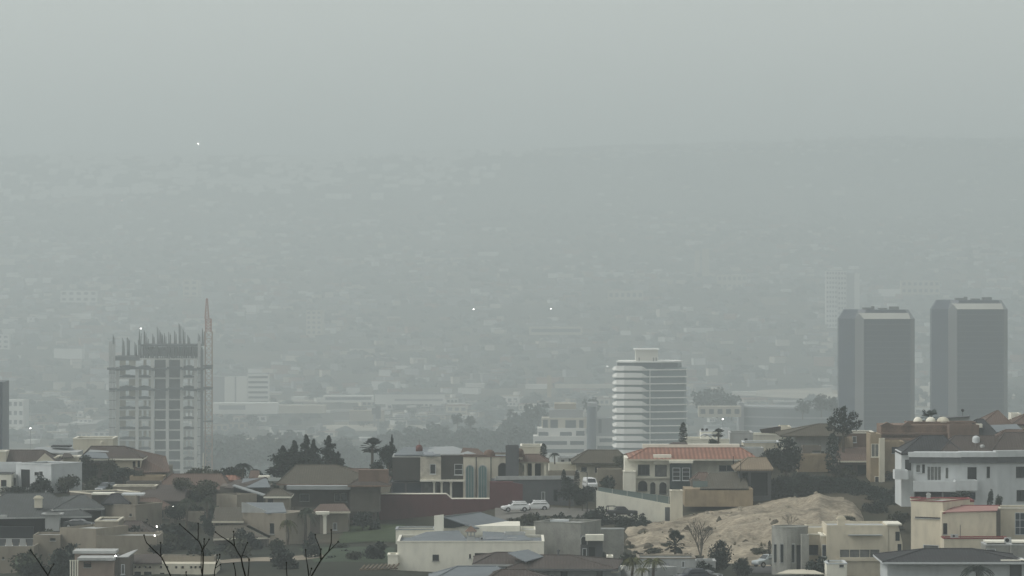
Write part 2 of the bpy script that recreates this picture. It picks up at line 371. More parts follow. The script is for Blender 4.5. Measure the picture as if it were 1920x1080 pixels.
def hip(par, m, x0, x1, ye, yr, Y, d, r0, r1, dY=0, th=.28, fas=None, name='roof', rb=None):
    fr = Frame(x0, x1, Y, dY); ze = fr.Z(ye); bk = d/2 if rb is None else rb
    zr = fr.Z(yr, (r0+r1)/2, bk); s0, s1 = fr.S(r0, bk), fr.S(r1, bk)
    A, B, C_, D = fr.pt(0, ze), fr.pt(fr.w, ze), fr.pt(fr.w, ze, d), fr.pt(0, ze, d); R0, R1 = fr.pt(s0, zr, bk), fr.pt(s1, zr, bk); dn = V((0, 0, -th))
    mb = MB(); mb.add([A, B, C_, D, R0, R1], [(0, 1, 5, 4), (1, 2, 5), (2, 3, 4, 5), (3, 0, 4)])
    mb.add([A, B, C_, D, A+dn, B+dn, C_+dn, D+dn], [(4, 5, 1, 0), (5, 6, 2, 1), (6, 7, 3, 2), (7, 4, 0, 3), (7, 6, 5, 4)], 1)
    o = mb.build(name, [m, fas or m], par)
    cap = MB()
    for a, b in ((R0, R1), (A, R0), (B, R1), (D, R0), (C_, R1)):
        cap.tube([a+V((0, 0, .02)), b+V((0, 0, .02))], [.11, .11], 5)
    cap.build('ridge_cap', m, o); return o
def sheet(par, m, pts, th=.15, name='roof', m2=None):        # a slab over 3 or 4 points (px, py, Y)
    q = [P(*p) for p in pts]; dn = V((0, 0, -th)); n = len(q)
    mb = MB(); mb.add(q, [tuple(range(n))]); mb.add(q+[p+dn for p in q], [(k, n+k, n+(k+1) % n, (k+1) % n) for k in range(n)]+[tuple(range(2*n-1, n-1, -1))], 1)
    return mb.build(name, [m, m2 or m], par)
def vpoly(par, m, pts, Y, th=.3, dY=0, name='wall', m2=None):   # an upright slab with an outline of its own
    x0 = min(p[0] for p in pts); x1 = max(p[0] for p in pts); fr = Frame(x0, x1, Y, dY)
    q = [fr.pt(fr.S(px), fr.Z(py, px)) for px, py in pts]; b = [p+fr.n*th for p in q]; n = len(q)
    mb = MB(); mb.add(q+b, [tuple(range(n)), tuple(range(2*n-1, n-1, -1))]+[((k+1) % n, k, n+k, n+(k+1) % n) for k in range(n)])
    return mb.build(name, m, par)
def arch(par, x0, x1, yt, yb, Y, dY=0, pm=DARK, fm=WHITE, name='window', x_ref=None, nc=0):
    fr = Frame(x0, x1, Y, dY); w_ = fr.w; z0, z1 = fr.Z(yb), fr.Z(yt); r = w_/2; zc = z1-r
    def outl(g): return [(-g, z0)]+[(r-(r+g)*math.cos(math.pi*k/10), zc+(r+g)*math.sin(math.pi*k/10)) for k in range(11)]+[(w_+g, z0)]
    o_, i_ = outl(.14), outl(0); n = len(o_); mb = MB()
    vs = [fr.pt(a, z, -.10) for a, z in o_]+[fr.pt(a, z, -.10) for a, z in i_]+[fr.pt(a, z, .05) for a, z in o_]+[fr.pt(a, z, .05) for a, z in i_]
    fs = []
    for k in range(n-1): fs += [(k, n+k, n+k+1, k+1), (2*n+k+1, 2*n+k, k, k+1), (n+k, 3*n+k, 3*n+k+1, n+k+1)]
    mb.add(vs, fs)
    for i in range(1, nc): a = w_*i/nc; mb.obox(fr.pt(a-.03, z0, -.07), fr.u, .05, .06, fr.n, z1-z0-.1)
    f = mb.build(name, fm, par)
    MB().add([fr.pt(a, z, -.02) for a, z in i_]+[fr.pt(a, z, .04) for a, z in i_], [tuple(range(n-1, -1, -1)), tuple(range(n, 2*n))]+[(k, (k+1) % n, n+(k+1) % n, n+k) for k in range(n)]).build('pane', pm, f)
    return f
def post(par, m, px, yt, yb, Y, wpx=4, name='pillar'):
    a = wpx*Y/F; p = P(px, yb, Y); mb = MB(); h = (yb-yt)*Y/F
    mb.box(p.x-a/2, p.x+a/2, Y-a/2, Y+a/2, p.z, p.z+h); mb.box(p.x-a*.75, p.x+a*.75, Y-a*.75, Y+a*.75, p.z+h*.93, p.z+h); return mb.build(name, m, par)
def house(label, px, py, Y, cat='house', name='house', group=None): return thing(name, label, cat, P(px, py, Y), group)
def chimney(par, m, px, yt, yb, Y, wpx=9):
    a = wpx*Y/F/2; p = P(px, yb, Y); h = (yb-yt)*Y/F; mb = MB(); mb.box(p.x-a, p.x+a, Y-a, Y+a, p.z, p.z+h)
    mb.box(p.x-a*1.25, p.x+a*1.25, Y-a*1.25, Y+a*1.25, p.z+h*.8, p.z+h*.9); mb.box(p.x-a*.6, p.x+a*.6, Y-a*.6, Y+a*.6, p.z+h, p.z+h*1.08); return mb.build('chimney', m, par)
def tank(label, px, py, Y, hpx, wpx, m, group=None, name='water_tank'):
    r = wpx*Y/F/2; h = hpx*Y/F; p = P(px, py, Y); t = thing(name, label, 'water tank', p, group)
    MB().lathe(p, [(r, 0), (r, h*.72), (r*.85, h*.86), (r*.3, h*.95)], 14).build('body', m, t, smooth=False)
    MB().lathe(p+V((0, 0, h*.95)), [(r*.32, 0), (r*.32, h*.06), (.02, h*.08)], 10).build('lid', DGREY, t); return t
def unit(label, px, py, Y, hpx, wpx, group=None):
    a = wpx*Y/F; h = hpx*Y/F; p = P(px, py, Y); t = thing('air_conditioner', label, 'air conditioner', p, group)
    MB().box(p.x-a/2, p.x+a/2, Y, Y+.5, p.z, p.z+h).build('casing', LGREY, t)
    mb = MB(); q = []
    for k in range(14): q.append((p.x-a*.12+math.cos(k*math.pi/7)*h*.38, p.z+h*.5+math.sin(k*math.pi/7)*h*.38))
    mb.add([(x, Y-.03, z) for x, z in q]+[(x, Y+.02, z) for x, z in q], [tuple(range(13, -1, -1)), tuple(range(14, 28))]+[(k, (k+1) % 14, 14+(k+1) % 14, 14+k) for k in range(14)])
    mb.build('fan_grille', BLACK, t); return t
def lamp_post(label, px, yt, yb, Y, arm=1.4, lit=None, rad=.07):
    p = P(px, yb, Y); h = (yb-yt)*Y/F; t = thing('street_lamp', label, 'street lamp', p)
    MB().tube([p, p+V((0, 0, h*.6)), p+V((0, 0, h))], [rad*1.3, rad, rad*.8], 8).build('pole', BLACK, t)
    MB().tube([p+V((0, 0, h)), p+V((-arm*.6, -.1, h+.25)), p+V((-arm, -.1, h+.2))], [rad*.7]*3, 6).build('arm', BLACK, t)
    c_ = p+V((-arm-.2, -.1, h+.15)); k = .075 if lit else .3; MB().obox(c_-V((k, k/2, .06)), V((1, 0, 0)), k, 2*k, V((0, 1, 0)), .12).build('lamp_head', lit or LGREY, t); return t
# ================================================================ the houses on the hill, left part
h = house('cream house with a dark brown hip roof and a gable, behind the white block house', 60, 900, 786)
wall(h, CREAM, -30, 104, 858, 905, 787, 10, flat=False, wins=((20, 30, 874, 884), ))
wall(h, CREAM, -40, 11, 846, 905, 783, 5, cop=OFFWH); hip(h, R_BROWN, 7, 106, 867, 844, 783, 12, 14, 82, fas=OFFWH)
vpoly(h, CREAM, [(66, 867), (84, 850), (104, 866), (104, 876), (66, 876)], 782.6, .3)
h = house('white flat-roofed block house with a tall dark doorway, greenery at its foot', 60, 925, 758)
wall(h, WHITE, 30, 96, 868, 930, 758, 8.5, -4.5, wins=((39, 56, 880, 914, 'd'), (65, 73, 885, 891, 'k'), (74, 80, 884, 891, 'k')), cop=WHITE)
wall(h, WHITE, -40, 31, 870, 930, 760, 8); wall(h, OFFWH, -40, 21, 888, 930, 754, 5, wins=((2, 12, 900, 912, 'k'),), cop=DGREY)
wall(h, LGREY, 21, 31, 890, 930, 757, 3, wins=((22, 30, 896, 912, 'o'),))
h = house('long low pale house with a white metal roof, behind the cream gable', 100, 880, 806)
wall(h, LGREY, 55, 146, 848, 885, 806, 10, flat=False); sheet(h, LMETAL, [(54, 846, 805.2), (147, 852, 805.2), (136, 839, 818), (70, 838, 818)])
wall(h, CREAM, 105, 147, 856, 890, 797, 6, cop=OFFWH); sheet(h, R_BROWN, [(116, 857, 796), (138, 857, 796), (132, 850, 799), (120, 849, 799)])
band(h, R_DARK, 96, 130, 836, 839, 812, 4, name='coping')
h = house('plain cream flat-roofed building, in front of the concrete tower under construction', 172, 870, 835)
wall(h, CREAM, 137, 212, 822, 880, 835, 10, cop=OFFWH)
tank('small dark water tank on the plain cream flat roof', 184, 829, 836, 6, 5, BLACK); tank('small pale round tank beside the dark one on the cream roof', 191, 832, 834.5, 5, 6, CREAM)
h = house('cream house with a large brown hip roof and a blue grey roof sheet', 240, 890, 782)
wall(h, YCREAM, 203, 264, 857, 895, 780, 12, flat=False, wins=((249, 254, 865, 876, 'k'), (258, 262.5, 864, 876, 'k')))
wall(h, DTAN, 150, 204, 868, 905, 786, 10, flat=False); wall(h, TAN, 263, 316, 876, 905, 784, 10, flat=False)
hip(h, R_BROWN, 149, 268, 860, 837, 778.6, 17, 171, 233, fas=OFFWH)
sheet(h, METAL, [(150, 858, 778.3), (204, 859, 778.3), (196, 846, 784), (172, 841, 786)], .1, 'roof_panel'); sheet(h, LMETAL, [(165, 847, 783), (203, 847.5, 783), (207, 840, 786.5), (172, 839.5, 786.5)], .08, 'skylight')
sheet(h, R_RUST, [(256, 886, 777), (319, 884, 779), (311, 855, 795), (232, 837.5, 788)], .25)
h = house('low tan wall house with a pale parapet, beside the parked grey car', 270, 920, 762)
wall(h, OCHRE, 243, 306, 893, 925, 764, 6); wall(h, TAN, 212, 292, 911, 950, 742, 5, cop=CREAM); wall(h, DTAN, 236, 300, 903, 930, 757, 4)
h = house('stepped tan house with a small slate roof and white parapet edges', 215, 990, 716)
wall(h, DTAN, 172, 262, 925, 1000, 718, 8, 5, cop=CREAM); wall(h, TAN, 195, 254, 945, 1010, 706, 8, -3, wins=((243, 247, 963, 968, 'k'),), cop=TAN)
hip(h, R_DARK, 190, 243, 944, 926, 705, 9, 210, 224); band(h, WHITE, 228, 268, 926, 929, 709, 4, name='eave_slab'); band(h, OFFWH, 172, 212, 925, 928, 715, 4, name='eave_slab')
wall(h, TAN, 232, 256, 929, 950, 708, 3)
h = house('tan house with a rusty grey hip roof and two slit windows beside a square one', 288, 990, 722)
wall(h, TAN, 250, 322, 954, 1010, 722, 10, 4, flat=False, wins=((274, 279, 960, 974, 'k'), (281, 285, 960, 973, 'k'), (294, 306, 957, 971, 'k')))
hip(h, R_RUST, 244, 332, 957, 934, 720, 14, 262, 292, 4, fas=DTAN); sheet(h, R_BROWN, [(252, 936, 729), (345, 940, 729), (352, 908, 748), (284, 909, 748)], .2)
wall(h, TAN, 316, 398, 962, 1010, 728, 6, wins=((343, 352, 975, 992, 'd'),)); wall(h, DTAN, 318, 330, 958, 1000, 718, 1.5)
h = house('broad low house with a long tan roof, in front of the tower and hedge', 350, 925, 765)
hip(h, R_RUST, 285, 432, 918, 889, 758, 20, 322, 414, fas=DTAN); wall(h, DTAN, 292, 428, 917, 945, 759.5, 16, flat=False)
hip(h, R_TERRA, 418, 446, 900, 892, 770, 8, 424, 440); wall(h, TAN, 420, 444, 899, 915, 771, 6, flat=False)
h = house('low tan house with a grey brown hip roof, under the slit windows', 262, 1040, 676)
wall(h, TAN, 212, 297, 1001, 1065, 676, 8, flat=False, wins=((238, 270, 1004, 1008, 'k'),)); hip(h, R_BROWN, 203, 284, 1001, 977, 674, 10, 236, 264)
h = house('wide house with a grey hip roof and a deep dark porch behind a pale pillar', 90, 1010, 692)
wall(h, mat('porch_shade_wall', (.022, .025, .028), .9, .15, .4), -40, 190, 958, 1030, 699, 10, flat=False, wins=((0, 30, 985, 1008, 'o'), (120, 165, 975, 990, 'o')))  # porch shade is put into this near-black wall colour
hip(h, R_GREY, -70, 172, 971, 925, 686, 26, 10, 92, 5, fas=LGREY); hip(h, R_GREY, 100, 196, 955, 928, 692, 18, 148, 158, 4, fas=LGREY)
chimney(h, CREAM, 72, 931, 952, 693, 14); post(h, LGREY, 99, 962, 995, 687.5, 26); wall(h, MATS['porch_shade_wall'], -40, 62, 988, 1030, 683, 1)  # low front wall carries the same painted porch shade
wall(h, LGREY, 0, 12, 966, 972, 684, 1); wall(h, OFFWH, -30, 8, 928, 940, 700, 3)
h = house('massive stepped tan wall house at the lower left corner', 150, 1080, 640)
wall(h, TAN, 62, 113, 1003, 1100, 642, 7, wins=((44+50, 52+52, 1009, 1014, 'k'),)); wall(h, TAN, -60, 64, 1024, 1100, 636, 8, wins=((45, 53, 1038, 1044, 'k'), (4, 8, 1044, 1049, 'k')))
wall(h, TAN, 112, 180, 989, 1100, 644, 9, -3); wall(h, TAN, 178, 222, 976, 1100, 650, 9, cop=CREAM); wall(h, TAN, 180, 298, 1004, 1100, 640, 8)
f = thing('balcony_fence', 'grey panelled balcony fence on the massive tan wall', 'fence', P(30, 1024, 636.4))
for k in range(5):
    MB().obox(P(-2+13*k, 1023.6, 636.4), V((1, 0, 0)), .05, .9, V((0, 1, 0)), 1.05).build('panel', LGREY if k % 2 else DGREY, f)
mb = MB(); mb.obox(P(-4, 1010.5, 636.38), V((1, 0, 0)), .1, 5.3, V((0, 1, 0)), .08); mb.build('rail', LGREY, f)
h = house('small pinkish house with white slab roofs and slim white columns', 180, 1080, 600)
wall(h, PINKT, 143, 214, 1052, 1110, 600, 7, wins=((157, 171, 1053.5, 1064, 'k'),)); band(h, LGREY, 146, 214, 1046, 1051, 599, 7.2, name='roof'); band(h, LGREY, 137, 216, 1033, 1038, 604, 5, name='roof')
wall(h, PINKT, 140, 214, 1038, 1050, 604.5, 4); wall(h, DTAN, 213, 244, 1045, 1110, 601, 6, wins=((227, 234, 1058, 1077, 'c'),)); sheet(h, LGREY, [(212, 1047, 601), (240, 1044, 601), (258, 1030, 609), (250, 1032, 609)], .12)
for k in range(4): post(h, OFFWH, 132+4.5*k, 1050, 1085, 599, 2.2, 'column')
h = house('cream house with a brown roof over a row of small square vent holes', 320, 1090, 606)
wall(h, CREAM, 240, 405, 1057, 1110, 606, 9, flat=False, wins=tuple((x, x+4.5, 1061.5, 1066, 'o') for x in (251, 259, 270, 278.5, 299, 311, 328, 340, 356, 364, 372))+((252, 264, 1072, 1082, 'k'), (270, 284, 1072, 1082, 'k'), (300, 308, 1074, 1082, 'k')))
band(h, OFFWH, 239, 302, 1055, 1058, 605.8, 5, name='eave_slab'); sheet(h, R_BROWN, [(240, 1055, 605), (304, 1055, 605), (300, 1038, 616), (250, 1040, 616)], .2); wall(h, TAN, 302, 402, 1043, 1060, 610, 4)
# ---------------- centre left
h = house('low dark house with a blue grey roof sheet and a white sloping roof edge', 455, 950, 736)
wall(h, DTAN, 412, 506, 912, 965, 738, 9, flat=False, wins=((474, 480, 930, 940, 'k'),)); sheet(h, METAL, [(450, 914, 734), (507, 913, 734), (500, 897, 746), (456, 897, 746)]); sheet(h, R_BROWN, [(420, 915, 733), (456, 915, 733), (500, 894, 748), (440, 900, 748)], .2)
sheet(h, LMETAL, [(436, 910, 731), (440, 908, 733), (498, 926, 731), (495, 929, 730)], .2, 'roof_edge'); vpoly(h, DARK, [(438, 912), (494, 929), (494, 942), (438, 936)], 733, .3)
wall(h, TAN, 406, 444, 926, 970, 729, 5, -3); sheet(h, R_RUST, [(466, 896, 752), (488, 896, 752), (486, 882, 758), (470, 882, 758)])
hip(h, R_OLIVE, 494, 546, 931, 917, 729, 9, 512, 528, fas=OFFWH); wall(h, TAN, 498, 542, 932, 965, 730, 7, flat=False, wins=((502, 512, 936, 946, 'k'),)); band(h, OFFWH, 485, 504, 893, 896, 750, 3, name='coping')
h = house('plain tan cube house with a raised parapet, a sloping grey roof panel and one window', 480, 1020, 690)
wall(h, TAN, 455, 536, 961, 1040, 690, 9, -3, flat=False, wins=((506, 514, 981, 1001, 'k', 1, 2),)); sheet(h, METAL, [(500, 962, 688), (537, 960, 688), (531, 942, 700), (460, 942, 700)], .15)
vpoly(h, LGREY, [(453, 961), (453, 942), (460, 943), (500, 958), (500, 962)], 689.6, .25); sheet(h, R_OLIVE, [(397, 977, 688), (457, 977, 688), (456, 950, 700), (404, 951, 700)], .3, m2=CREAM)
wall(h, TAN, 399, 456, 979, 1030, 689.5, 7, flat=False); sheet(h, R_OLIVE, [(400, 1010, 678), (506, 1007, 678), (464, 984, 688), (404, 986, 688)], .3, m2=CREAM); wall(h, DTAN, 402, 500, 1011, 1060, 680, 6, flat=False, wins=((410, 440, 1020, 1035, 'k', 2), (455, 490, 1018, 1038, 'o')))
sheet(h, OFFWH, [(462, 986, 677.6), (466, 984.5, 677.6), (507, 1005, 677.6), (504, 1007, 677.6)], .15, 'roof_edge')
h = house('wide brown roofed house with a white eave canopy and a row of dark windows', 610, 960, 746)
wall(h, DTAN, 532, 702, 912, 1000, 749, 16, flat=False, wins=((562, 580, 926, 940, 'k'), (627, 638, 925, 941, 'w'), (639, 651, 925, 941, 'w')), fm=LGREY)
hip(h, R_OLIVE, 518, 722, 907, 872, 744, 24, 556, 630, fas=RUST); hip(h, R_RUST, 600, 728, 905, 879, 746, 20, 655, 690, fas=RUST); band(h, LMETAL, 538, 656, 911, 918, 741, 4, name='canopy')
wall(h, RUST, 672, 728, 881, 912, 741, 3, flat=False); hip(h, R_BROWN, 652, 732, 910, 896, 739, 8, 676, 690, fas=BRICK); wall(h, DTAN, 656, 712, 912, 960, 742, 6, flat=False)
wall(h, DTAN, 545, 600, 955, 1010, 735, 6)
h = house('small tan wing house with a low roof and a pale pillar, next to the lawn', 625, 1010, 726)
wall(h, TAN, 600, 652, 962, 1020, 726, 8, flat=False, wins=((624, 632, 980, 994, 'c'),)); sheet(h, R_RUST, [(585, 960, 724), (657, 959, 724), (646, 944, 736), (600, 945, 736)], .3, m2=CREAM)
wall(h, DTAN, 556, 602, 966, 1025, 728, 6); post(h, OFFWH, 609, 964, 1012, 723, 6); band(h, OFFWH, 592, 616, 960, 965, 722.4, 2, name='lintel')
# ---------------- the modern dark and cream house with the burgundy wall
L = house('modern house of dark and cream blocks with two tall teal arched windows and red domes', 850, 935, 771)
wall(L, UMBER, 736, 789, 856, 901, 771, 12, roofm=METAL, cop=LGREY); wall(L, STONE, 788, 827, 857, 901, 770.2, 3, wins=((806, 817, 870, 889, 'w'),), flat=False)
wall(L, UMBER, 826, 869, 852, 901, 770.8, 12, wins=((852, 867.5, 870, 890.5, 'w', 1, 2),), roofm=METAL, cop=LGREY)
band(L, OFFWH, 788, 870, 900, 903, 769.4, 3, name='sill_band'); wall(L, DGREY, 733, 869, 903.5, 945, 772, 10, flat=False, wins=((735, 760, 905, 930, 'g'), (762, 790, 905, 930, 'g'), (795, 810, 905, 926, 'c'), (819, 825, 905, 930, 'o'), (831, 842, 905, 926, 'c'), (849, 867, 905, 936, 'd')), fm=DGREY)
for x in (814, 828, 845.5): post(L, OFFWH, x, 903, 936, 770.3, 4)
wall(L, CREAM, 868.5, 980, 855.5, 940, 769.5, 14, cop=RUST, roofm=METAL)
arch(L, 874, 888, 873, 934, 769.3, pm=TEALG, fm=LGREY, nc=3); arch(L, 898, 912, 873, 934, 769.3, pm=TEALG, fm=LGREY, nc=3); arch(L, 935, 951, 869, 893, 769.3, pm=DARK, fm=DTAN)
mb = MB(); mb.tube([P(893, 857, 769.3), P(893, 934, 769.3)], [.09, .09]); mb.build('downpipe', BLACK, L); mb = MB(); mb.tube([P(920.5, 857, 769.3), P(920.5, 905, 769.3)], [.09, .09]); mb.build('downpipe', BLACK, L)
sheet(L, METAL, [(738, 853, 771), (848, 852, 771), (838, 840, 789), (757, 838, 789)]); sheet(L, LMETAL, [(800, 851, 772), (893, 851, 772), (850, 836.5, 792), (805, 838, 792)], .12); sheet(L, R_RUST, [(862, 853, 770), (912, 853, 770), (896, 841, 786), (868, 839, 786)], .2)
sheet(L, PANEL, [(796, 853, 769.5), (818, 853, 769.5), (812, 847, 775), (792, 848, 775)], .1, 'roof_hatch')
for x, y, r in ((786, 840, .62), (917.5, 854, 1.08), (972.5, 850, .95)):
    p = P(x, y, 776 if x < 800 else 771); MB().lathe(p, [(r, -.6), (r, 0), (r*.97, r*.35), (r*.8, r*.68), (r*.5, r*.9), (.05, r)], 16).build('dome', mat('dull_red_tile', (.13, .05, .042), .8, .2, 2) if x < 800 else RUST, L, smooth=True)
p = P(786, 833, 776); MB().tube([p, p+V((0, 0, .9))], [.07, .02]).build('finial', RUST, L)
wall(L, DGREY, 948, 973, 836, 900, 766, 4, name='chimney_block'); wall(L, CREAM, 984, 1028, 866, 900, 772, 6, flat=False, wins=((990, 997, 869, 893, 'd'), (1003, 1014, 869, 893, 'o')))
hip(L, R_RUST, 970, 1030, 866, 852, 768, 10, 985, 1010, fas=TAN)
for x in (985, 1000, 1022): post(L, CREAM, x, 868, 897, 768.4, 5, 'column')
wall(L, LGREY, 930, 1076, 893, 900, 763, .4, 2, name='parapet'); wall(L, DGREY, 930, 1076, 900, 960, 763.3, 8, 2, flat=False, wins=((1015, 1022, 922, 940, 'c'), (1038, 1046, 918, 940, 'o')))
g = thing('garden_wall', 'tall burgundy garden wall with a stepped white coping', 'wall', P(820, 990, 757))
vpoly(g, BURG, [(703, 927), (837, 927), (847, 936), (918, 936), (918, 905), (962, 905), (980, 908), (980, 992), (716, 992)], 757, .45)
for a, b in (((703, 926), (837, 926)), ((837, 926), (847, 935)), ((847, 935), (918, 935)), ((918, 904), (962, 904))):
    MB().tube([P(a[0], a[1], 757.2), P(b[0], b[1], 757.2)], [.17, .17], 4).build('coping', OFFWH if a[0] < 900 else BURG, g)
h = house('plain cream flat building showing above the small red tiled pavilion', 998, 860, 808); wall(h, CREAM, 976, 1017, 836, 870, 808, 9, cop=OFFWH)
h = house('low white terraced building between the palm and the olive roof', 1055, 885, 815)
wall(h, OFFWH, 1030, 1112, 870, 905, 806, 6, 4, cop=OFFWH); wall(h, LGREY, 1046, 1100, 857, 880, 820, 6, wins=((1052, 1058, 862, 867, 'k'), (1066, 1074, 860, 866, 'k')), cop=WHITE); wall(h, TAN, 1022, 1082, 884, 905, 790, 4)
h = house('olive brown hip roofed cream house beside the bare brown knoll', 1125, 895, 800)
wall(h, CREAM, 1080, 1172, 868, 925, 801, 10, flat=False, wins=((1090, 1100, 876, 884, 'k'), (1116, 1126, 876, 886, 'k'))); hip(h, R_OLIVE, 1072, 1182, 868, 844, 799, 14, 1102, 1158)
wall(h, TAN, 1120, 1176, 880, 930, 793, 5)
# ================================================================ right part of the hill
g = thing('boundary_wall', 'long white boundary wall with a sloping top and a green glass railing', 'wall', P(1190, 976, 741))
vpoly(g, OFFWH, [(1118, 920), (1258, 946), (1258, 980), (1118, 980)], 741, .6); wall(g, CREAM, 1257, 1280, 920, 985, 739, 3.5, name='pillar', cop=CREAM)
MB().obox(P(1247, 977, 740.9), V((1, 0, 0)), .1, .85, V((0, 1, 0)), 2.4).build('door', DGREY, g)
vpoly(g, RAILG, [(1121, 913), (1256, 931), (1256, 945), (1121, 920)], 741.5, .06, name='glass_railing')
for x in (1121, 1148, 1176, 1204, 1232, 1254): post(g, LGREY, x, 913+(x-1121)*.133, 921+(x-1121)*.187, 741.45, 1.2, 'rail_post')
S = house('cream two-storey villa with an orange tiled hip roof, arches and a dark teal bay', 1290, 935, 776)
wall(S, OFFWH, 1172, 1258, 859, 945, 776, 12, flat=False, wins=((1196, 1218, 871, 891, 'k', 3), (1228, 1250, 872, 893, 'c', 2)), fm=DGREY)
wall(S, OFFWH, 1296, 1416, 858, 945, 778, 12, flat=False, wins=((1348, 1377, 872, 884, 'g', 2),), fm=LGREY)
wall(S, TEALW, 1257, 1297, 868, 925, 773, 8, flat=False, wins=((1261, 1275.5, 877, 901, 'w', 1, 3), (1279, 1293.5, 877, 901, 'w', 1, 3)))
band(S, OFFWH, 1256, 1299, 864, 868.5, 772.6, 4, name='cornice'); band(S, OFFWH, 1226, 1258, 853, 870, 774.6, 2, name='cornice')
wall(S, OFFWH, 1169, 1192, 884, 945, 772, 4, cop=OFFWH); band(S, OFFWH, 1170, 1257, 894, 897, 775.2, 2, name='string_course')
arch(S, 1196, 1214, 901, 921, 775.8, pm=DARK, fm=OFFWH); arch(S, 1219, 1229, 904, 926, 775.8, pm=GLASS, fm=OFFWH); arch(S, 1236, 1250, 904, 927, 775.8, pm=GLASS, fm=OFFWH)
hip(S, R_TERRA, 1177, 1422, 861, 840, 773.5, 19, 1214, 1390, fas=CREAM); band(S, OFFWH, 1206, 1386, 833, 841, 785, 2, name='parapet'); sheet(S, R_BROWN, [(1254, 832.5, 785), (1290, 832.5, 785), (1284, 829, 789), (1262, 829, 789)], .1)
MB().tube([P(1375, 855, 773), P(1375, 884, 773)], [.07, .07]).build('downpipe', BLACK, S)
h = house('low brown building with an olive roof in front of the villa', 1350, 945, 755)
wall(h, OCHRE, 1284, 1412, 917, 950, 750, 9, flat=False); sheet(h, R_OLIVE, [(1312, 916, 750), (1404, 916, 750), (1396, 884, 768), (1330, 886, 768)], .3); hip(h, R_RUST, 1296, 1332, 904, 886, 762, 8, 1310, 1326)
wall(h, DTAN, 1296, 1314, 900, 930, 758, 4); band(h, RAILG, 1300, 1326, 902, 914, 752, .1, name='glass_panel')
h = house('dark open pavilion with a tan pyramid roof beside the round dark tree', 1412, 940, 760)
wall(h, DGREY, 1386, 1446, 882, 955, 761, 9, flat=False, wins=((1392, 1402, 886, 925, 'o'), (1408, 1440, 886, 930, 'o'))); hip(h, R_TAN, 1378, 1450, 880, 858, 758, 12, 1402, 1436)
# background roofs along the ridge
h = house('white flat roofed house with a curved white carport frame on top', 1320, 840, 832)
wall(h, OFFWH, 1286, 1372, 823, 850, 832, 10, cop=OFFWH); wall(h, OFFWH, 1314, 1350, 808, 825, 838, 5, cop=WHITE); wall(h, WHITE, 1353, 1368, 803, 825, 836, 3)
mb = MB()
for k in range(3): mb.tube([P(1313+k*8, 821, 831-.1*k)]+[P(1313+k*8+a*2.4, 821-6*math.sin(a/6*math.pi*.9), 831) for a in range(1, 7)]+[P(1332+k*4, 824, 831)], [.12]*8, 5)
for k in range(3):
    m_ = MB(); m_.tube([P(1313+k*8+a*3.6, 819.5+a*.2+k*.2-6*math.sin((a+.4)/6.4*math.pi), 831.0+.05*k) for a in range(0, 7)], [.16]*7, 5); m_.build('carport_rib', WHITE, h)
tank('dark water tank on the white roof by the curved carport frame, first of two', 1317, 808, 838.5, 5, 5, BLACK); tank('dark water tank on the white roof by the curved carport frame, nearer the palm', 1325, 808, 838.6, 5, 5, BLACK)
h = house('grey flat roofed block with one small dark window, behind the orange roof', 1392, 835, 828); wall(h, LGREY, 1369, 1412, 811, 850, 828, 9, wins=((1396, 1401.5, 822, 829, 'k'),), cop=LGREY); wall(h, DTAN, 1384, 1396, 836, 850, 815, 3)
h = house('pale house with a dark brown single slope roof, on the ridge', 1450, 830, 842)
wall(h, OFFWH, 1408, 1470, 815, 850, 842, 10, cop=OFFWH); wall(h, CREAM, 1464, 1484, 800, 850, 846, 8); vpoly(h, R_BROWN, [(1424, 805), (1464, 799), (1464, 814), (1438, 812), (1428, 812)], 840, .3, name='roof')
wall(h, CREAM, 1394, 1462, 829, 870, 816, 7, cop=WHITE); wall(h, LGREY, 1380, 1432, 840, 872, 805, 6)
h = house('dark pyramid roofed grey house half hidden by the big airy tree', 1530, 875, 802)
wall(h, LGREY, 1492, 1580, 817, 880, 803, 11, flat=False, wins=((1522, 1545, 846, 851, 'k'),)); hip(h, R_OLIVE, 1464, 1588, 817, 795, 799, 17, 1534, 1556)
h = house('long ochre garden building behind the round dark tree', 1520, 880, 784); wall(h, OCHRE, 1496, 1560, 853, 885, 784, 6); wall(h, DTAN, 1505, 1540, 836, 860, 790, 4, wins=((1523, 1538, 845, 849, 'k'),))
h = house('terracotta house with a brown sloping roof, under the airy tree', 1600, 880, 800)
wall(h, RUST, 1572, 1640, 811, 885, 803, 9, cop=OFFWH, wins=((1598, 1606, 818, 830, 'c'),)); sheet(h, R_RUST, [(1566, 864, 788), (1640, 864, 788), (1632, 838, 801), (1570, 838, 801)], .3, m2=OFFWH); wall(h, DTAN, 1570, 1636, 867, 915, 791, 8, flat=False, wins=((1584, 1600, 872, 886, 'o'), (1608, 1632, 872, 890, 'o'))); sheet(h, R_TAN, [(1570, 838, 800.5), (1600, 838, 800.5), (1598, 818, 802.6), (1580, 820, 802.6)], .15)
h = house('narrow ochre house with a tall strip window and a slim pale pillar', 1660, 925, 778)
wall(h, OCHRE, 1632, 1652, 814, 940, 778, 9, wins=((1633.5, 1648, 832, 857, 'c', 2), (1640, 1649, 893, 925, 'k')), fm=OFFWH); wall(h, CREAM, 1649, 1659, 822, 940, 776.5, 2); wall(h, OCHRE, 1658, 1696, 828, 940, 780, 8, wins=((1672, 1684, 838, 850, 'k'), (1676, 1690, 900, 912, 'w')))
g = thing('awning', 'white sloping awning below the narrow ochre house', 'awning', P(1678, 935, 762))
sheet(g, WHITE, [(1668, 937, 760), (1690, 950, 760), (1690, 945, 764), (1670, 928, 764)], .06, 'cover')
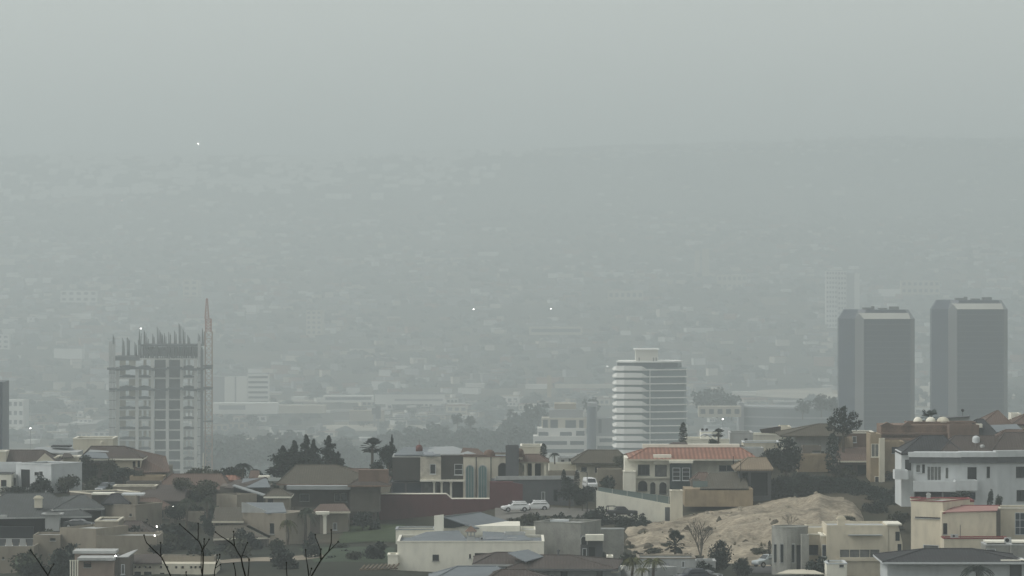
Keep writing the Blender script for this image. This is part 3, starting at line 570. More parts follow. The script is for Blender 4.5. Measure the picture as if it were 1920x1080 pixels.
for x, y in ((1669, 938), (1689, 950)): MB().tube([P(x, y, 760), P(x, y+14, 760)], [.05, .05]).build('pole', LGREY, g)
h = house('long brown brick terrace house with a small gable and stepped ledges', 1740, 860, 806)
wall(h, BRICK, 1652, 1834, 797, 880, 808, 10, flat=False); wall(h, BRICK, 1700, 1830, 791, 800, 811, 5, cop=RUST); band(h, RUST, 1654, 1834, 812, 815, 806.8, 4, name='ledge'); band(h, BRICK, 1660, 1800, 822, 826, 805.8, 4, name='ledge', proud=.3)
vpoly(h, BRICK, [(1652, 800), (1652, 797), (1664, 791.5), (1676, 797), (1676, 800)], 807.6, 2, name='gable'); sheet(h, R_BROWN, [(1650, 798, 807.3), (1652, 798, 807.3), (1664, 792.4, 807.3), (1664, 791, 810)], .1); vpoly(h, RUST, [(1690, 799), (1701, 791), (1712, 799)], 807.4, 1.5, name='gable'); wall(h, DTAN, 1665, 1720, 828, 880, 800, 5, wins=((1668, 1700, 830, 838, 'o'),))
wall(h, RUST, 1780, 1836, 797, 830, 804, 4)
for k, (x, wd) in enumerate(((1721, 17), (1745, 19), (1768, 24))):
    p = P(x, 792, 812); t = tag(MB().lathe(p, [(wd/20+.05, 0), (wd/20, .35), (wd/20*.8, .75), (wd/20*.4, 1.0), (.05, 1.06)], 16).build('roof_dome', OFFWH if k < 2 else CREAM, smooth=True), ('white roof dome on the brick terrace, farthest from the white slab', 'white roof dome on the brick terrace, middle one under the spiky plant', 'wide cream roof dome on the brick terrace next to the white slab')[k], 'dome', 'domes on the brick terrace')
h = house('flat white slab roofed house behind the brick terrace', 1795, 800, 832); wall(h, WHITE, 1768, 1818, 783, 800, 832, 8, cop=LGREY); sheet(h, DGREY, [(1764, 784, 829), (1818, 780.5, 829), (1816, 779, 838), (1766, 781, 838)], .12)
h = house('brick gable house with a brown pyramid roof, behind the dark roofs', 1870, 810, 838); hip(h, R_RUST, 1838, 1900, 797, 770, 838, 14, 1869, 1872); wall(h, RUST, 1844, 1896, 797, 830, 840, 10, flat=False)
h = house('white house with a rusty roof at the edge of the photo on the ridge', 1910, 810, 846); hip(h, R_RUST, 1898, 1960, 795, 775, 842, 12, 1925, 1935); wall(h, OFFWH, 1896, 1915, 775, 815, 852, 5); wall(h, OFFWH, 1904, 1950, 794, 830, 843, 8, flat=False)
h = house('dark roofed house with a small white dormer, beside a blue grey sheet roof', 1830, 825, 812); hip(h, R_DARK, 1806, 1872, 815, 786, 806, 14, 1832, 1844); wall(h, DTAN, 1812, 1866, 815, 845, 807, 10, flat=False); wall(h, OFFWH, 1832, 1842, 795, 802, 807, 2, name='dormer')
sheet(h, METAL, [(1868, 810, 806), (1918, 806, 806), (1906, 795, 820), (1856, 797, 820)]); hip(h, R_RUST, 1862, 1960, 822, 806, 800, 10, 1885, 1940)
# ---------------- big white house
W = house('big white two-storey house with a grey band, balconies and dark hip roofs', 1810, 935, 724)
wall(W, WHITE, 1690, 1713, 848, 950, 725, 12, flat=False, wins=((1697, 1708.5, 862, 882, 'k'),)); 
wall(W, WHITE, 1712.5, 1800, 847, 950, 724, 12, -1.5, flat=False, wins=((1717, 1726, 871, 886, 'c'), (1729, 1734, 871, 887, 'k'), (1738, 1765, 874, 901, 'c', 4), (1772, 1779, 876, 898, 'c'), (1714, 1766, 922, 936, 'o'), (1768, 1792, 922, 938, 'g')))
wall(W, WHITE, 1799.5, 1870, 847, 950, 722.5, 12, 0, flat=False, wins=((1814, 1831, 876, 900, 'k', 2), (1850, 1856, 875, 896, 'k'), (1801, 1830, 922, 938, 'g')))
wall(W, WHITE, 1869.5, 1940, 847, 950, 722.5, 12, 2, flat=False, wins=((1905, 1922, 875, 896, 'k', 2), (1906, 1922, 919, 940, 'k', 2)))
for a, b, Y, e in ((1706, 1800, 723.6, -1.5), (1800, 1870, 722.1, 0), (1870, 1940, 722.1, 2)):
    band(W, DGREY, a, b, 857, 868, Y-.15, 1, e, 'fascia_band', proud=.12); band(W, WHITE, a-1, b, 845 if a > 1800 else 848, 856.9, Y-.3, 1, e, 'parapet', proud=.2)
wall(W, WHITE, 1712, 1792, 903, 921.5, 719.5, 4.3, -1, name='balcony'); wall(W, WHITE, 1791.5, 1833, 901, 920, 718.5, 4, 0, name='balcony'); wall(W, WHITE, 1678, 1703, 882, 899, 721, 4, name='balcony')
hip(W, R_DARK, 1690, 1808, 850, 817, 724.6, 13, 1728, 1768); hip(W, R_BROWN, 1762, 1886, 848, 817, 724.8, 13, 1790, 1866); hip(W, R_BROWN, 1860, 1980, 845, 811, 724.4, 13, 1884, 1960)
for a, b, c_, e in ((1781, 1808, 1817, 1786), (1881, 1925, 1930, 1890)): sheet(W, PANEL, [(a+8, 846, 726), (c_+2, 844, 726), (b, 831, 730.5), (a, 831, 730.5)], .1, 'solar_panel')
t = tank('white upright water tank on the brown roof of the white house', 1830, 836, 729, 20, 14, WHITE); tank('short grey water tank beside the tall white one on the roof', 1842, 842, 727, 9, 9, LGREY)
# ---------------- cream house with red copings
T = house('cream block house with red copings and a faded red roof terrace', 1800, 1040, 652)
wall(T, YCREAM, 1708, 1768, 938, 1060, 653, 9, -3, wins=((1716, 1764, 968.5, 971, 'k'), (1731, 1760, 1021, 1030, 'c')), cop=REDTR, copd=.12)
wall(T, YCREAM, 1722, 1826, 938, 962, 661, 8, cop=REDTR, copd=.3); wall(T, YCREAM, 1766, 1868, 960, 1060, 648, 7, wins=((1768.5, 1776, 981, 1002, 'k', 1, 3),), flat=False)
sheet(T, PINKR, [(1770, 960, 647.8), (1870, 957, 647.8), (1872, 948, 655), (1792, 948, 655)], .12); sheet(T, REDTR, [(1768, 961, 647.7), (1772, 961, 647.7), (1796, 947, 655), (1792, 947, 655)], .2, 'coping'); band(T, REDTR, 1794, 1874, 947, 949.5, 655, .4, name='coping')
wall(T, DTAN, 1867, 1876, 955, 1060, 649.4, 5); wall(T, YCREAM, 1875, 1945, 953, 1060, 656, 8, wins=((1903, 1922, 961, 1003, 'g', 2, 3),), cop=CREAM)
wall(T, YCREAM, 1770, 1890, 1009, 1060, 643, 4, cop=REDTR, copd=.15); chimney(T, LGREY, 1741, 925, 941, 660, 7); wall(T, CREAM, 1709, 1727, 933, 942, 658, 2, cop=REDTR)
MB().tube([P(1800.5, 984, 646.8), P(1800.5, 1009, 646.8)], [.06, .06]).build('pipe', DTAN, T)
unit('pale air conditioner on the red ledge of the cream house', 1790, 1008, 644.2, 6, 14)
h = house('low grey flat roofed annex with a pale window', 1890, 1050, 620); wall(h, GREYC, 1848, 1897, 1021, 1070, 620, 6, wins=((1849, 1867, 1029, 1042, 'c'),), cop=LGREY); wall(h, GREYC, 1896, 1950, 1021, 1070, 619, 7, cop=LGREY); band(h, OFFWH, 1850, 1935, 1015, 1018, 625, 4, name='roof')
unit('air conditioner with a dark fan on the grey annex roof', 1890, 1018, 622, 10, 13)
U = house('white garage house under a wide black hip roof, lower right corner', 1790, 1090, 600)
wall(U, WHITE, 1664, 1936, 1057, 1110, 600, 12, flat=False, wins=((1892, 1917, 1057.5, 1105, 'v'),)); hip(U, R_DARK, 1655, 1924, 1054, 1029, 597.5, 16, 1734, 1822, fas=WHITE); band(U, WHITE, 1660, 1750, 1055, 1058, 598.4, 1, name='fascia')
band(U, OFFWH, 1878, 1940, 1050, 1057, 598.2, 2, name='fascia')
# ---------------- modern cream house with the round tower
R = house('modern cream house with a round grey tower and a long ribbon window', 1570, 1090, 622)
cx, r = P(1481, 1000, 622), 34*622/F
MB().lathe(P(1481, 1095, 622), [(r, 0), (r, 107*622/F), (r*1.02, 107*622/F), (r*1.02, 109*622/F), (r*.9, 109*622/F), (r*.9, 106.5*622/F)], 28).build('round_tower', GREYC, R)
for x in (1454, 1466, 1487):
    a = (x-1481)*622/F; yy = 622-math.sqrt(r*r-a*a); mb = MB(); q = P(x, 1056, yy); mb.obox(q+V((-.32, -.03, 0)), V((1, 0, 0)), .16, .64, V((0, 1, 0)), 37*622/F); f = mb.build('window', LGREY, R)
    MB().obox(q+V((-.2, -.06, .1)), V((1, 0, 0)), .1, .4, V((0, 1, 0)), 35*622/F-.1).build('pane', GLASS, f)
wall(R, GREYC, 1503, 1517, 1003, 1100, 617, 2); MB().obox(P(1493, 1068, 619.5), V((1, 0, 0)), .1, .7, V((0, 1, 0)), 46*619/F).build('door', DARK, R)
wall(R, YCREAM, 1512, 1541, 1001, 1100, 624, 8, wins=((1517, 1534, 1022, 1040, 'k', 2), (1517, 1536, 1062, 1092, 'o')), cop=OFFWH); wall(R, YCREAM, 1515, 1572, 989, 1005, 628, 8)
wall(R, YCREAM, 1550, 1667, 985, 1100, 620, 10, wins=((1574, 1650, 1029.5, 1046, 'c', 4),), fm=CREAM); wall(R, YCREAM, 1540, 1551, 1004, 1100, 621, 6, wins=((1541, 1550, 1021, 1044, 'g'),), cop=OFFWH)
band(R, YCREAM, 1570, 1654, 1048, 1052, 619.8, .5, name='sill_band', proud=.15); vpoly(R, YCREAM, [(1666, 984), (1684, 984), (1692, 1018), (1694, 1100), (1666, 1100)], 620, 6, name='wall')
for a in ((1679, 1687, 997, 1014), (1683, 1690, 1020, 1034)): MB().obox(P(a[0], a[3], 619.9), V((1, 0, 0)), .12, (a[1]-a[0])*620/F, V((0, 1, 0)), (a[3]-a[2])*620/F).build('window', GLASS, R)
chimney(R, YCREAM, 1577, 969, 992, 626, 14); band(R, OFFWH, 1664, 1690, 982, 985, 619.7, 6.4, name='coping'); sheet(R, CREAM, [(1456, 1075, 608), (1546, 1076, 608), (1521, 1067, 616), (1478, 1068, 616)], .1, 'canopy')
wall(R, OFFWH, 1585, 1660, 996, 1004, 626, 3); sheet(R, LMETAL, [(1590, 1003, 619), (1655, 1003, 619), (1640, 998, 624), (1600, 997, 624)], .1, 'roof_hatch')
h = house('small white garage block in front of the modern cream house', 1568, 1095, 610); wall(h, OFFWH, 1550, 1588, 1056, 1100, 610, 6, wins=((1574, 1582, 1059, 1063, 'k'),), cop=WHITE)
# ---------------- front middle: white house N, brown roof O, concrete cube
N = house('white flat roofed house with blue grey roof sheets and a roof lantern', 880, 1090, 614)
wall(N, OFFWH, 745, 1020, 1015, 1110, 614, 14, wins=((811, 823, 1040, 1051.5, 'k'), (879.5, 883, 1039, 1047, 'k'), (890, 925, 1037, 1062, 'o')), roofm=METAL, cop=OFFWH, copd=.1)
sheet(N, METAL, [(752, 1014, 615), (880, 1017, 615), (860, 994, 627), (800, 997, 627)], .1); sheet(N, METAL, [(905, 1016, 615.5), (1000, 1012, 615.5), (975, 1000, 627), (905, 996, 627)], .1)
wall(N, OFFWH, 814, 975, 986, 1020, 628, 11, flat=False); vpoly(N, OFFWH, [(814, 1003), (814, 967), (832, 965), (832, 1003)], 627, .4); vpoly(N, GLASS, [(832, 990), (832, 970), (880, 984), (850, 990)], 627.4, .2, name='clerestory_window')
sheet(N, METAL, [(832, 969, 627), (892, 990, 627), (976, 984, 640), (900, 960, 640)], .15); sheet(N, LMETAL, [(832, 968, 627.2), (836, 966.5, 627.2), (902, 959, 640), (898, 960.5, 640)], .1, 'roof_edge')
sheet(N, PANEL, [(868, 974.5, 631.2), (900, 984.5, 631.2), (938, 979, 637), (908, 969.5, 637)], .08, 'solar_panel'); sheet(N, PANEL, [(905, 1011.5, 618), (945, 1010.5, 618), (938, 1005, 622), (908, 1005.5, 622)], .08, 'solar_panel'); sheet(N, PANEL, [(878, 984, 629), (881, 984, 629), (919, 978, 635), (916, 978, 635)], .05, 'gutter'); wall(N, OFFWH, 976, 1004, 993, 1018, 630, 8); wall(N, LGREY, 945, 985, 999, 1013, 624, 3)
wall(N, OFFWH, 742, 815, 992, 1020, 632, 6, cop=LMETAL); wall(N, OFFWH, 727, 746, 1040, 1110, 613, 4, cop=OFFWH)
p = P(883, 1017, 617); t = MB(); t.box(p.x-.6, p.x+.6, 616.4, 617.6, p.z, p.z+.9); t.box(p.x-.75, p.x+.75, 616.2, 617.8, p.z+1.5, p.z+1.62)
for a in (-.5, 0, .5): t.box(p.x+a-.09, p.x+a+.09, 616.5, 617.5, p.z+.9, p.z+1.5)
ln = t.build('roof_lantern', LGREY, N); MB().add([p+V((-.85, -.95, 1.62)), p+V((.85, -.95, 1.62)), p+V((.85, .95, 1.62)), p+V((-.85, .95, 1.62)), p+V((0, 0, 2.45))], [(0, 1, 4), (1, 2, 4), (2, 3, 4), (3, 0, 4), (3, 2, 1, 0)]).build('cap', RUST, ln)
unit('dark roof cooler lying between the blue grey roof sheets', 960, 1013, 619, 5, 18); unit('small grey roof cooler beside the roof lantern', 905, 1012, 620, 5, 10)
C_ = house('tall plain grey stucco cube with a white slab on top', 1045, 1060, 640); wall(C_, GREYC, 1001, 1089, 978, 1080, 640, 8, -3, cop=GREYC, copd=.08); band(C_, WHITE, 1032, 1066, 975, 978, 645, 3, name='roof_slab')
g = thing('retaining_wall', 'plain grey retaining wall between the stucco cube and the earth mound', 'wall', P(1128, 1060, 655)); wall(g, GREYC, 1085, 1170, 991, 1080, 656, 1.2, cop=LGREY)
h = house('tiny house with a white porch beam and an arched window, beside the grey cube', 1112, 1050, 634); wall(h, DGREY, 1089, 1130, 1005, 1070, 634, 6, wins=((1092, 1100, 1028, 1045, 'w'), (1104, 1116, 1026, 1046, 'o'))); band(h, OFFWH, 1099, 1131, 1003, 1014, 632, 2, name='porch_beam'); arch(h, 1090, 1100, 1006, 1021, 633.8, pm=DARK, fm=LGREY)
O = house('white house under a wide dark brown hip roof with a blue grey roof panel', 1020, 1095, 590)
wall(O, WHITE, 956, 1146, 1066, 1120, 594, 10, flat=False, wins=((1051, 1064, 1071, 1083, 'k'), (1117, 1131, 1063, 1086, 'c'))); wall(O, WHITE, 893, 960, 1060, 1120, 598, 8, flat=False, wins=((930, 940, 1066, 1072, 'k'),))
hip(O, R_BROWN, 886, 1010, 1058, 1036, 595, 15, 930, 975, fas=LGREY); hip(O, R_BROWN, 948, 1158, 1066, 1041, 590, 18, 1012, 1068, -1, fas=DGREY)
sheet(O, METAL, [(952, 1036, 597), (986, 1052.5, 591), (1019, 1043, 597.5), (990, 1030, 601)], .12, 'roof_panel'); MB().lathe(P(1047, 1042, 598.5), [(.14, 0), (.14, .6), (.25, .6), (.25, .8), (.02, .9)], 8).build('vent_pipe', DGREY, O)
h = house('house roof of blue grey sheet and brown tile cut by the bottom of the photo', 920, 1110, 576); hip(h, METAL, 800, 975, 1092, 1062, 574, 14, 858, 930); hip(h, R_BROWN, 900, 1040, 1094, 1068, 570, 12, 940, 985); wall(h, OFFWH, 815, 1010, 1091, 1130, 577, 8, flat=False)
# low buildings under the mound
h = house('low white building with a bright flat roof, beside the yellow palms', 1170, 1090, 606); wall(h, WHITE, 1142, 1164, 1064, 1110, 606, 6); sheet(h, OFFWH, [(1140, 1072, 604), (1158, 1072, 604), (1174, 1060, 613), (1140, 1060, 613)], .2); wall(h, LGREY, 1163, 1215, 1062, 1110, 610, 6, -4)
wall(h, OFFWH, 1138, 1150, 1043, 1065, 622, 4)
h = house('grey white workshop with a dark awning over its door', 1270, 1090, 622)
wall(h, LGREY, 1196, 1304, 1046, 1110, 624, 7, wins=((1224, 1231, 1066, 1077, 'k'), (1232, 1244, 1060, 1095, 'd'), (1246, 1249, 1063, 1074, 'k'), (1252, 1259, 1067, 1074, 'k'), (1278, 1284, 1052, 1064, 'c')), cop=TAN); sheet(h, DGREY, [(1214, 1061, 620), (1256, 1060, 620), (1254, 1056, 623.6), (1218, 1057, 623.6)], .12, 'awning'); wall(h, LGREY, 1303, 1342, 1052, 1110, 630, 5, wins=((1306, 1336, 1064, 1080, 'o'),), cop=LGREY)
g = thing('pergola', 'rustic pergola of thick round logs beside the white house', 'pergola', P(710, 1076, 610))
for k in range(9): MB().tube([P(676+k*8, 1068-k*.4, 608), P(684+k*8, 1060-k*.4, 614)], [.16, .13], 7).build('log', WOOD, g)
for x in (677, 742): MB().tube([P(x, 1068, 608.4), P(x, 1100, 608.4)], [.12, .12]).build('post', WOOD, g)
MB().tube([P(674, 1069, 608.6), P(746, 1066, 608.6)], [.11, .11]).build('beam', WOOD, g)
# ================================================================ earth mound, lawn, drives
def sandmat():
    m = mat('sandy_earth', (.30, .258, .195), .95, .32, .22, 0, .35, 0, .5, .1); n = m.node_tree; p = n.nodes['Principled BSDF']
    src = p.inputs['Base Color'].links[0].from_socket; tc = n.nodes.new('ShaderNodeTexCoord'); no = n.nodes.new('ShaderNodeTexNoise'); no.inputs['Scale'].default_value = .16; no.inputs['Detail'].default_value = 8; no.inputs['Roughness'].default_value = .65
    n.links.new(tc.outputs['Object'], no.inputs['Vector']); r = n.nodes.new('ShaderNodeMapRange'); r.inputs[1].default_value = .5; r.inputs[2].default_value = .66; n.links.new(no.outputs[0], r.inputs[0])
    mx = n.nodes.new('ShaderNodeMixRGB'); mx.inputs[2].default_value = (.125, .108, .082, 1); n.links.new(r.outputs[0], mx.inputs[0]); n.links.new(src, mx.inputs[1]); n.links.new(mx.outputs[0], p.inputs['Base Color']); return m
SAND = sandmat()
TOP = [(1150, 1000), (1175, 990), (1200, 985), (1290, 968), (1350, 955), (1410, 946), (1440, 944), (1470, 934), (1510, 931), (1535, 922), (1560, 931), (1600, 938), (1615, 952), (1645, 985)]
YT = [(1150, 725), (1260, 735), (1300, 745), (1500, 762), (1650, 755)]
def build_mound():
    vs = []; NX, NY = 150, 60
    for j in range(NY+8):
        t = j/NY
        for i in range(NX+1):
            px = 1150+495*i/NX; yt = lerp_list(YT, px); Y = 652+(yt-652)*t; top = lerp_list(TOP, px)
            if t <= 1: py = 1072+(top-1072)*lerp_list([(0, 0), (.2, .36), (.4, .46), (.5, .70), (.78, .84), (.86, .95), (1, 1)], t+.05*math.sin(px/37)*min(1, t*4)*(1-t))
            else: py = top+(t-1)*120
            x = (px-CX)*Y/F; z = ZC-(py-HY)*Y/F
            e = min(1, i/8, (NX-i)/8); a = min(1, t*3)*e
            z += (noise.noise(V((x/7, Y/9, 2)))*1.1+noise.noise(V((x/2.6, Y/3, 5)))*.45+noise.noise(V((x/.9, Y/1.1, 9)))*.15-.3*abs(noise.noise(V((x/1.5+Y/7, Y/9, 4)))))*a*(.5 if .9 < t < 1.02 else 1)
            u = max(0, 1-abs(px-1400+(t-.5)*260)/55); z -= .9*u*a*min(1, (1.05-t)*4) if t < 1.05 else 0      # a washed gully
            z -= (1-e)*2.5; vs.append((x, Y, z))
    W_ = NX+1; fs = [(j*W_+i, j*W_+i+1, (j+1)*W_+i+1, (j+1)*W_+i) for j in range(NY+7) for i in range(NX)]
    return structure(MB().add(vs, fs).build('earth_mound', SAND, org=P(1400, 1000, 700), smooth=True)), vs, W_
MOUND, MV, MW = build_mound()
def mound_pt(px, t):
    i = int((px-1150)/495*150); j = int(t*60); return V(MV[j*MW+max(0, min(150, i))])
LAWN = mat('lawn_grass', (.040, .056, .026), .95, .3, .3, 0, .3, 0, .3, .1)
ROAD = mat('drive_concrete', (.15, .145, .13), .9, .15, .3); PATHM = mat('dusty_path', (.25, .215, .165), .95, .2, .2)
patch('lawn', [(628, 683), (760, 683), (760, 743), (650, 743)], LAWN, .1, 2.5); patch('driveway', [(928, 738), (1120, 741), (1120, 760), (928, 756)], ROAD, .1, 3)
patch('path', [(250, 618), (610, 640), (600, 646), (250, 632)], PATHM, .1, 3); patch('street', [(1375, 626), (1450, 626), (1450, 650), (1375, 650)], mat('asphalt', (.055, .055, .055), .9, .2, .4), .12, 3)
patch('slope_scrub', [(590, 628), (740, 628), (740, 672), (560, 672)], mat('dark_scrub_ground', (.028, .046, .021), .95, .35, .25, 0, .3), .08, 3)
for px, t, w_ in ((1190, .28, 1.1), (1218, .34, 1.5), (1208, .62, 1.6), (1178, .5, 1.1), (1262, .52, 1.0), (1290, .6, .9), (1330, .55, 1.2), (1400, .42, 1.0), (1455, .5, 1.3), (1350, .8, .8)):
    p = mound_pt(px, t); mb = MB(); r_ = random.Random(px)
    mb.lathe(p-V((0, 0, .2)), [(w_*.55, 0), (w_*.6, .25), (w_*.45, .6), (w_*.2, .85), (.05, .9)], 9)
    mb.v = [(x+r_.uniform(-.12, .12)*w_, y+r_.uniform(-.1, .1), z+r_.uniform(-.1, .1)) for x, y, z in mb.v]
    tag(mb.build('dry_bush', mat('dry_scrub', (.085, .075, .055), .95, .4, 2)), 'small dull dry scrub clump on the sandy earth mound', 'bush', 'scrub clumps on the sandy mound')
sr = random.Random(33)
for i in range(70):
    p = mound_pt(sr.uniform(1175, 1610), sr.uniform(.1, .97)); q = sr.uniform(.18, .55); mb = MB(); mb.lathe(p-V((0, 0, q*.3)), [(q*.5, 0), (q*.8, q*.3), (q*.6, q*.75), (.03, q*.95)], 7); mb.v = [(x+sr.uniform(-.25, .25)*q, y+sr.uniform(-.2, .2)*q, z+sr.uniform(-.2, .2)*q) for x, y, z in mb.v]
    tag(mb.build('boulder', mat('pale_stone', (.30, .265, .205), .95, .3, 1.5)), 'pale stone lying loose on the sandy earth mound', 'stone', 'stones on the sandy mound')
for i in range(26):
    p = mound_pt(sr.uniform(1175, 1500), sr.uniform(.12, .6)); w_ = sr.uniform(.4, .9); mb = MB()
    for _ in range(60):
        a, e = sr.uniform(0, 6.28), sr.uniform(.2, 1.5); d = V((math.cos(a)*math.cos(e), math.sin(a)*math.cos(e), math.sin(e)))*w_*sr.uniform(.6, 1.2); sd_ = V((-math.sin(a), math.cos(a), 0))*.04*w_; mb.add([p-sd_-V((0, 0, .1)), p+sd_-V((0, 0, .1)), p+d], [(0, 1, 2)])
    tag(mb.build('grass_tuft', mat('dry_grass', (.12, .11, .07), .95, .3, 2)), 'dry grass tuft growing on the lower sandy mound', 'grass tuft', 'dry tufts on the sandy mound')
# ================================================================ trees
def leaf(mb, c_, s, r_, up=.0, long_=1.0):
    d = V((r_.gauss(0, 1), r_.gauss(0, 1), r_.gauss(0, 1)+up)).normalized(); a = d.orthogonal().normalized(); b = d.cross(a)
    t = r_.uniform(0, 6.28); e = a*math.cos(t)+b*math.sin(t); g = d.cross(e); e = e*s*long_; g = g*s*.55
    mb.add([c_-e, c_+g, c_+e, c_-g], [(0, 1, 2, 3)])
def crown(lobes, n, s, seed):
    r_ = random.Random(seed); mb = MB()
    tot = sum(l[3]*l[3] for l in lobes)
    for x, y, z, r, *sq in lobes:
        q = sq[0] if sq else .8
        for _ in range(int(n*r*r/tot)):
            d = V((r_.gauss(0, 1), r_.gauss(0, 1), r_.gauss(0, 1))).normalized(); k = r*(r_.random()**.33)*r_.uniform(.85, 1.12)
            leaf(mb, V((x+d.x*k, y+d.y*k, z+d.z*k*q)), s*r_.uniform(.6, 1.4), r_)
    return mb
PROTO = {}
def proto(kind, trunk, crown_mb, leafm, h, w_, cname='crown'):
    root = bpy.data.objects.new(kind, None); _link(root); root.location = (0, 0, -400); ORG[root] = V((0, 0, 0))
    if trunk: trunk.build('trunk', BARK, root, V((0, 0, 0)))
    crown_mb.build(cname, leafm, root, V((0, 0, 0))); PROTO[kind] = [root, h, w_, False]
def trunkmb(h, r, limbs=(), lean=0):
    mb = MB(); mb.tube([(0, 0, -.5), (lean*.3, 0, h*.4), (lean, 0, h)], [r*1.2, r, r*.5], 7)
    for x, y, z in limbs: mb.tube([(lean*.5, 0, h*.62), (x*.5, y*.5, (z+h*.7)*.5), (x, y, z)], [r*.5, r*.35, r*.12], 5)
    return mb
def mk(kind, seed, lobes, n, s, leafm, h, w_, th, tr):
    proto(kind, trunkmb(th, tr, [(l[0]*.8, l[1]*.8, l[2]) for l in lobes[:6]]), crown(lobes, n, s, seed), leafm, h, w_)
def lob(seed, n, R, z0, z1, r0, r1, q=.8):
    r_ = random.Random(seed); o = []
    for i in range(n):
        a = i*2.4+r_.uniform(-.4, .4); z = z0+(z1-z0)*(i+.5)/n; k = R*math.sqrt(max(.05, 1-((z-(z0+z1)/2)/((z1-z0)/2+.01))**2*.8))*r_.uniform(.35, 1)
        o.append((math.cos(a)*k, math.sin(a)*k, z, r_.uniform(r0, r1), q))
    return o
mk('broad_tree', 3, lob(3, 13, 2.3, 2.6, 6.2, 1.0, 1.6), 1900, .24, L_DARK, 7.6, 7.0, 4.5, .2)
mk('olive_tree', 4, lob(4, 12, 2.4, 2.4, 5.4, .9, 1.4), 1500, .22, L_OLIVE, 6.6, 7.0, 4.0, .2)
mk('airy_tree', 5, [(-1.9, 0, 5.2, 1.15), (-.5, .5, 6.5, 1.25), (.3, -.4, 5.2, 1.3), (1.9, .2, 6.1, .95), (2.5, .4, 4.4, 1.0), (-1.1, -.5, 3.8, 1.0), (.9, .3, 3.6, 1.1), (-2.4, .3, 4.0, .7), (3.1, 0, 5.0, .5), (.2, 0, 7.2, .7)], 1700, .2, L_DARK, 7.9, 7.4, 4.8, .25)
mk('round_tree', 6, [(0, 0, 3.0, 2.1, .95), (.9, .3, 2.6, 1.4), (-1.0, -.2, 2.5, 1.4), (.1, 0, 4.5, .9), (.2, .4, 1.5, 1.6, .6)], 1900, .2, L_DARK, 5.3, 4.9, 2.5, .18)
def conic(h, r, n, seed, s, tips=True):
    r_ = random.Random(seed); mb = MB()
    for _ in range(n):
        t = r_.random()**1.25; a = r_.uniform(0, 6.28); R = r*(1-t)**.75*(.75+.3*math.sin(a*3+t*14))*math.sqrt(r_.random())+.05
        leaf(mb, V((math.cos(a)*R, math.sin(a)*R, .3+t*(h-.3))), s*r_.uniform(.6, 1.3), r_, .3)
    return mb
cm = conic(7.4, 1.7, 1100, 8, .22); c2 = crown([(.9, 0, 2.2, 1.3), (-1.0, .2, 1.6, 1.4), (.3, -.3, 3.9, 1.0), (-.6, .2, 4.6, .8), (.5, .1, 5.5, .62), (-.1, 0, 6.4, .5), (1.3, .3, 1.0, 1.1)], 1500, .22, 88)
cm.add(c2.v, c2.f); proto('conifer_tree', trunkmb(5, .2), cm, L_DARK, 7.5, 4.6)
def cyp(h, r, n, seed, s):
    r_ = random.Random(seed); mb = MB()
    for _ in range(n):
        t = r_.random(); a = r_.uniform(0, 6.28); R = r*(math.sin(min(1, t*2.2+.25)*1.57)*(1-t**3)**.6)*math.sqrt(r_.random())+.02
        leaf(mb, V((math.cos(a)*R, math.sin(a)*R, .15+t*h)), s*r_.uniform(.6, 1.3), r_, .5, 1.4)
    return mb
proto('cypress_tree', trunkmb(1.5, .1), cyp(4, .75, 700, 9, .13), L_DARK, 4.1, 1.5)
def bush(seed): return crown(lob(seed, 7, 1.2, .35, 1.3, .55, .85, .75), 620, .17, seed)
proto('green_bush', trunkmb(.8, .08), bush(21), L_DARK, 2.1, 3.8, 'foliage'); proto('olive_bush', trunkmb(.8, .08), bush(22), L_OLIVE, 2.1, 3.8, 'foliage'); proto('mid_bush', trunkmb(.8, .08), bush(23), L_MID, 2.1, 3.8, 'foliage')
def fan_palm(h, R, seed, nf=34):
    r_ = random.Random(seed); mb = MB()
    for i in range(nf):
        a = r_.uniform(0, 6.28); el = r_.uniform(-.75, 1.35); d = V((math.cos(a)*math.cos(el), math.sin(a)*math.cos(el), math.sin(el))); L_ = R*r_.uniform(.75, 1.05)
        o = V((0, 0, h)); c_ = o+d*L_*.5; mb.tube([o, c_], [.04, .03], 3); sd_ = d.cross(V((0, 0, 1))).normalized(); up = sd_.cross(d)
        for k in range(-5, 6):
            t = k*.2; e = (d*math.cos(t)+sd_*math.sin(t)).normalized(); tip = c_+e*L_*.5-V((0, 0, .10*L_*abs(t))); w_ = sd_*math.cos(t)-d*math.sin(t)
            mb.add([c_, c_+e*L_*.3+w_*.07, tip, c_+e*L_*.3-w_*.07], [(0, 1, 2, 3)])
    return mb
def feather_palm(h, R, seed, nf=26):
    r_ = random.Random(seed); mb = MB()
    for i in range(nf):
        a = i*2.4+r_.uniform(-.3, .3); el = r_.uniform(.1, 1.25); L_ = R*r_.uniform(.85, 1.1); pts = []
        for k in range(9):
            t = k/8; e = el-1.9*t*t; pts.append(V((0, 0, h))+V((math.cos(a)*math.cos(el)*L_*t*(1-.12*t), math.sin(a)*math.cos(el)*L_*t*(1-.12*t), math.sin(el)*L_*t-L_*.85*t*t)))
        mb.tube(pts, [.05-.004*k for k in range(9)], 3)
        for k in range(1, 9):
            d = (pts[k]-pts[k-1]).normalized(); sd_ = d.cross(V((0, 0, 1)))
            sd_ = sd_.normalized() if sd_.length > .01 else V((1, 0, 0))
            for s in (-1, 1):
                for f in (0, .5):
                    b = pts[k-1].lerp(pts[k], f); tip = b+(sd_*s*.7+d*.45-V((0, 0, .4))).normalized()*L_*.26*(1-.5*abs(k/8-.4)); mb.add([b, b+d*.1*L_*.3, tip], [(0, 1, 2)])
    return mb
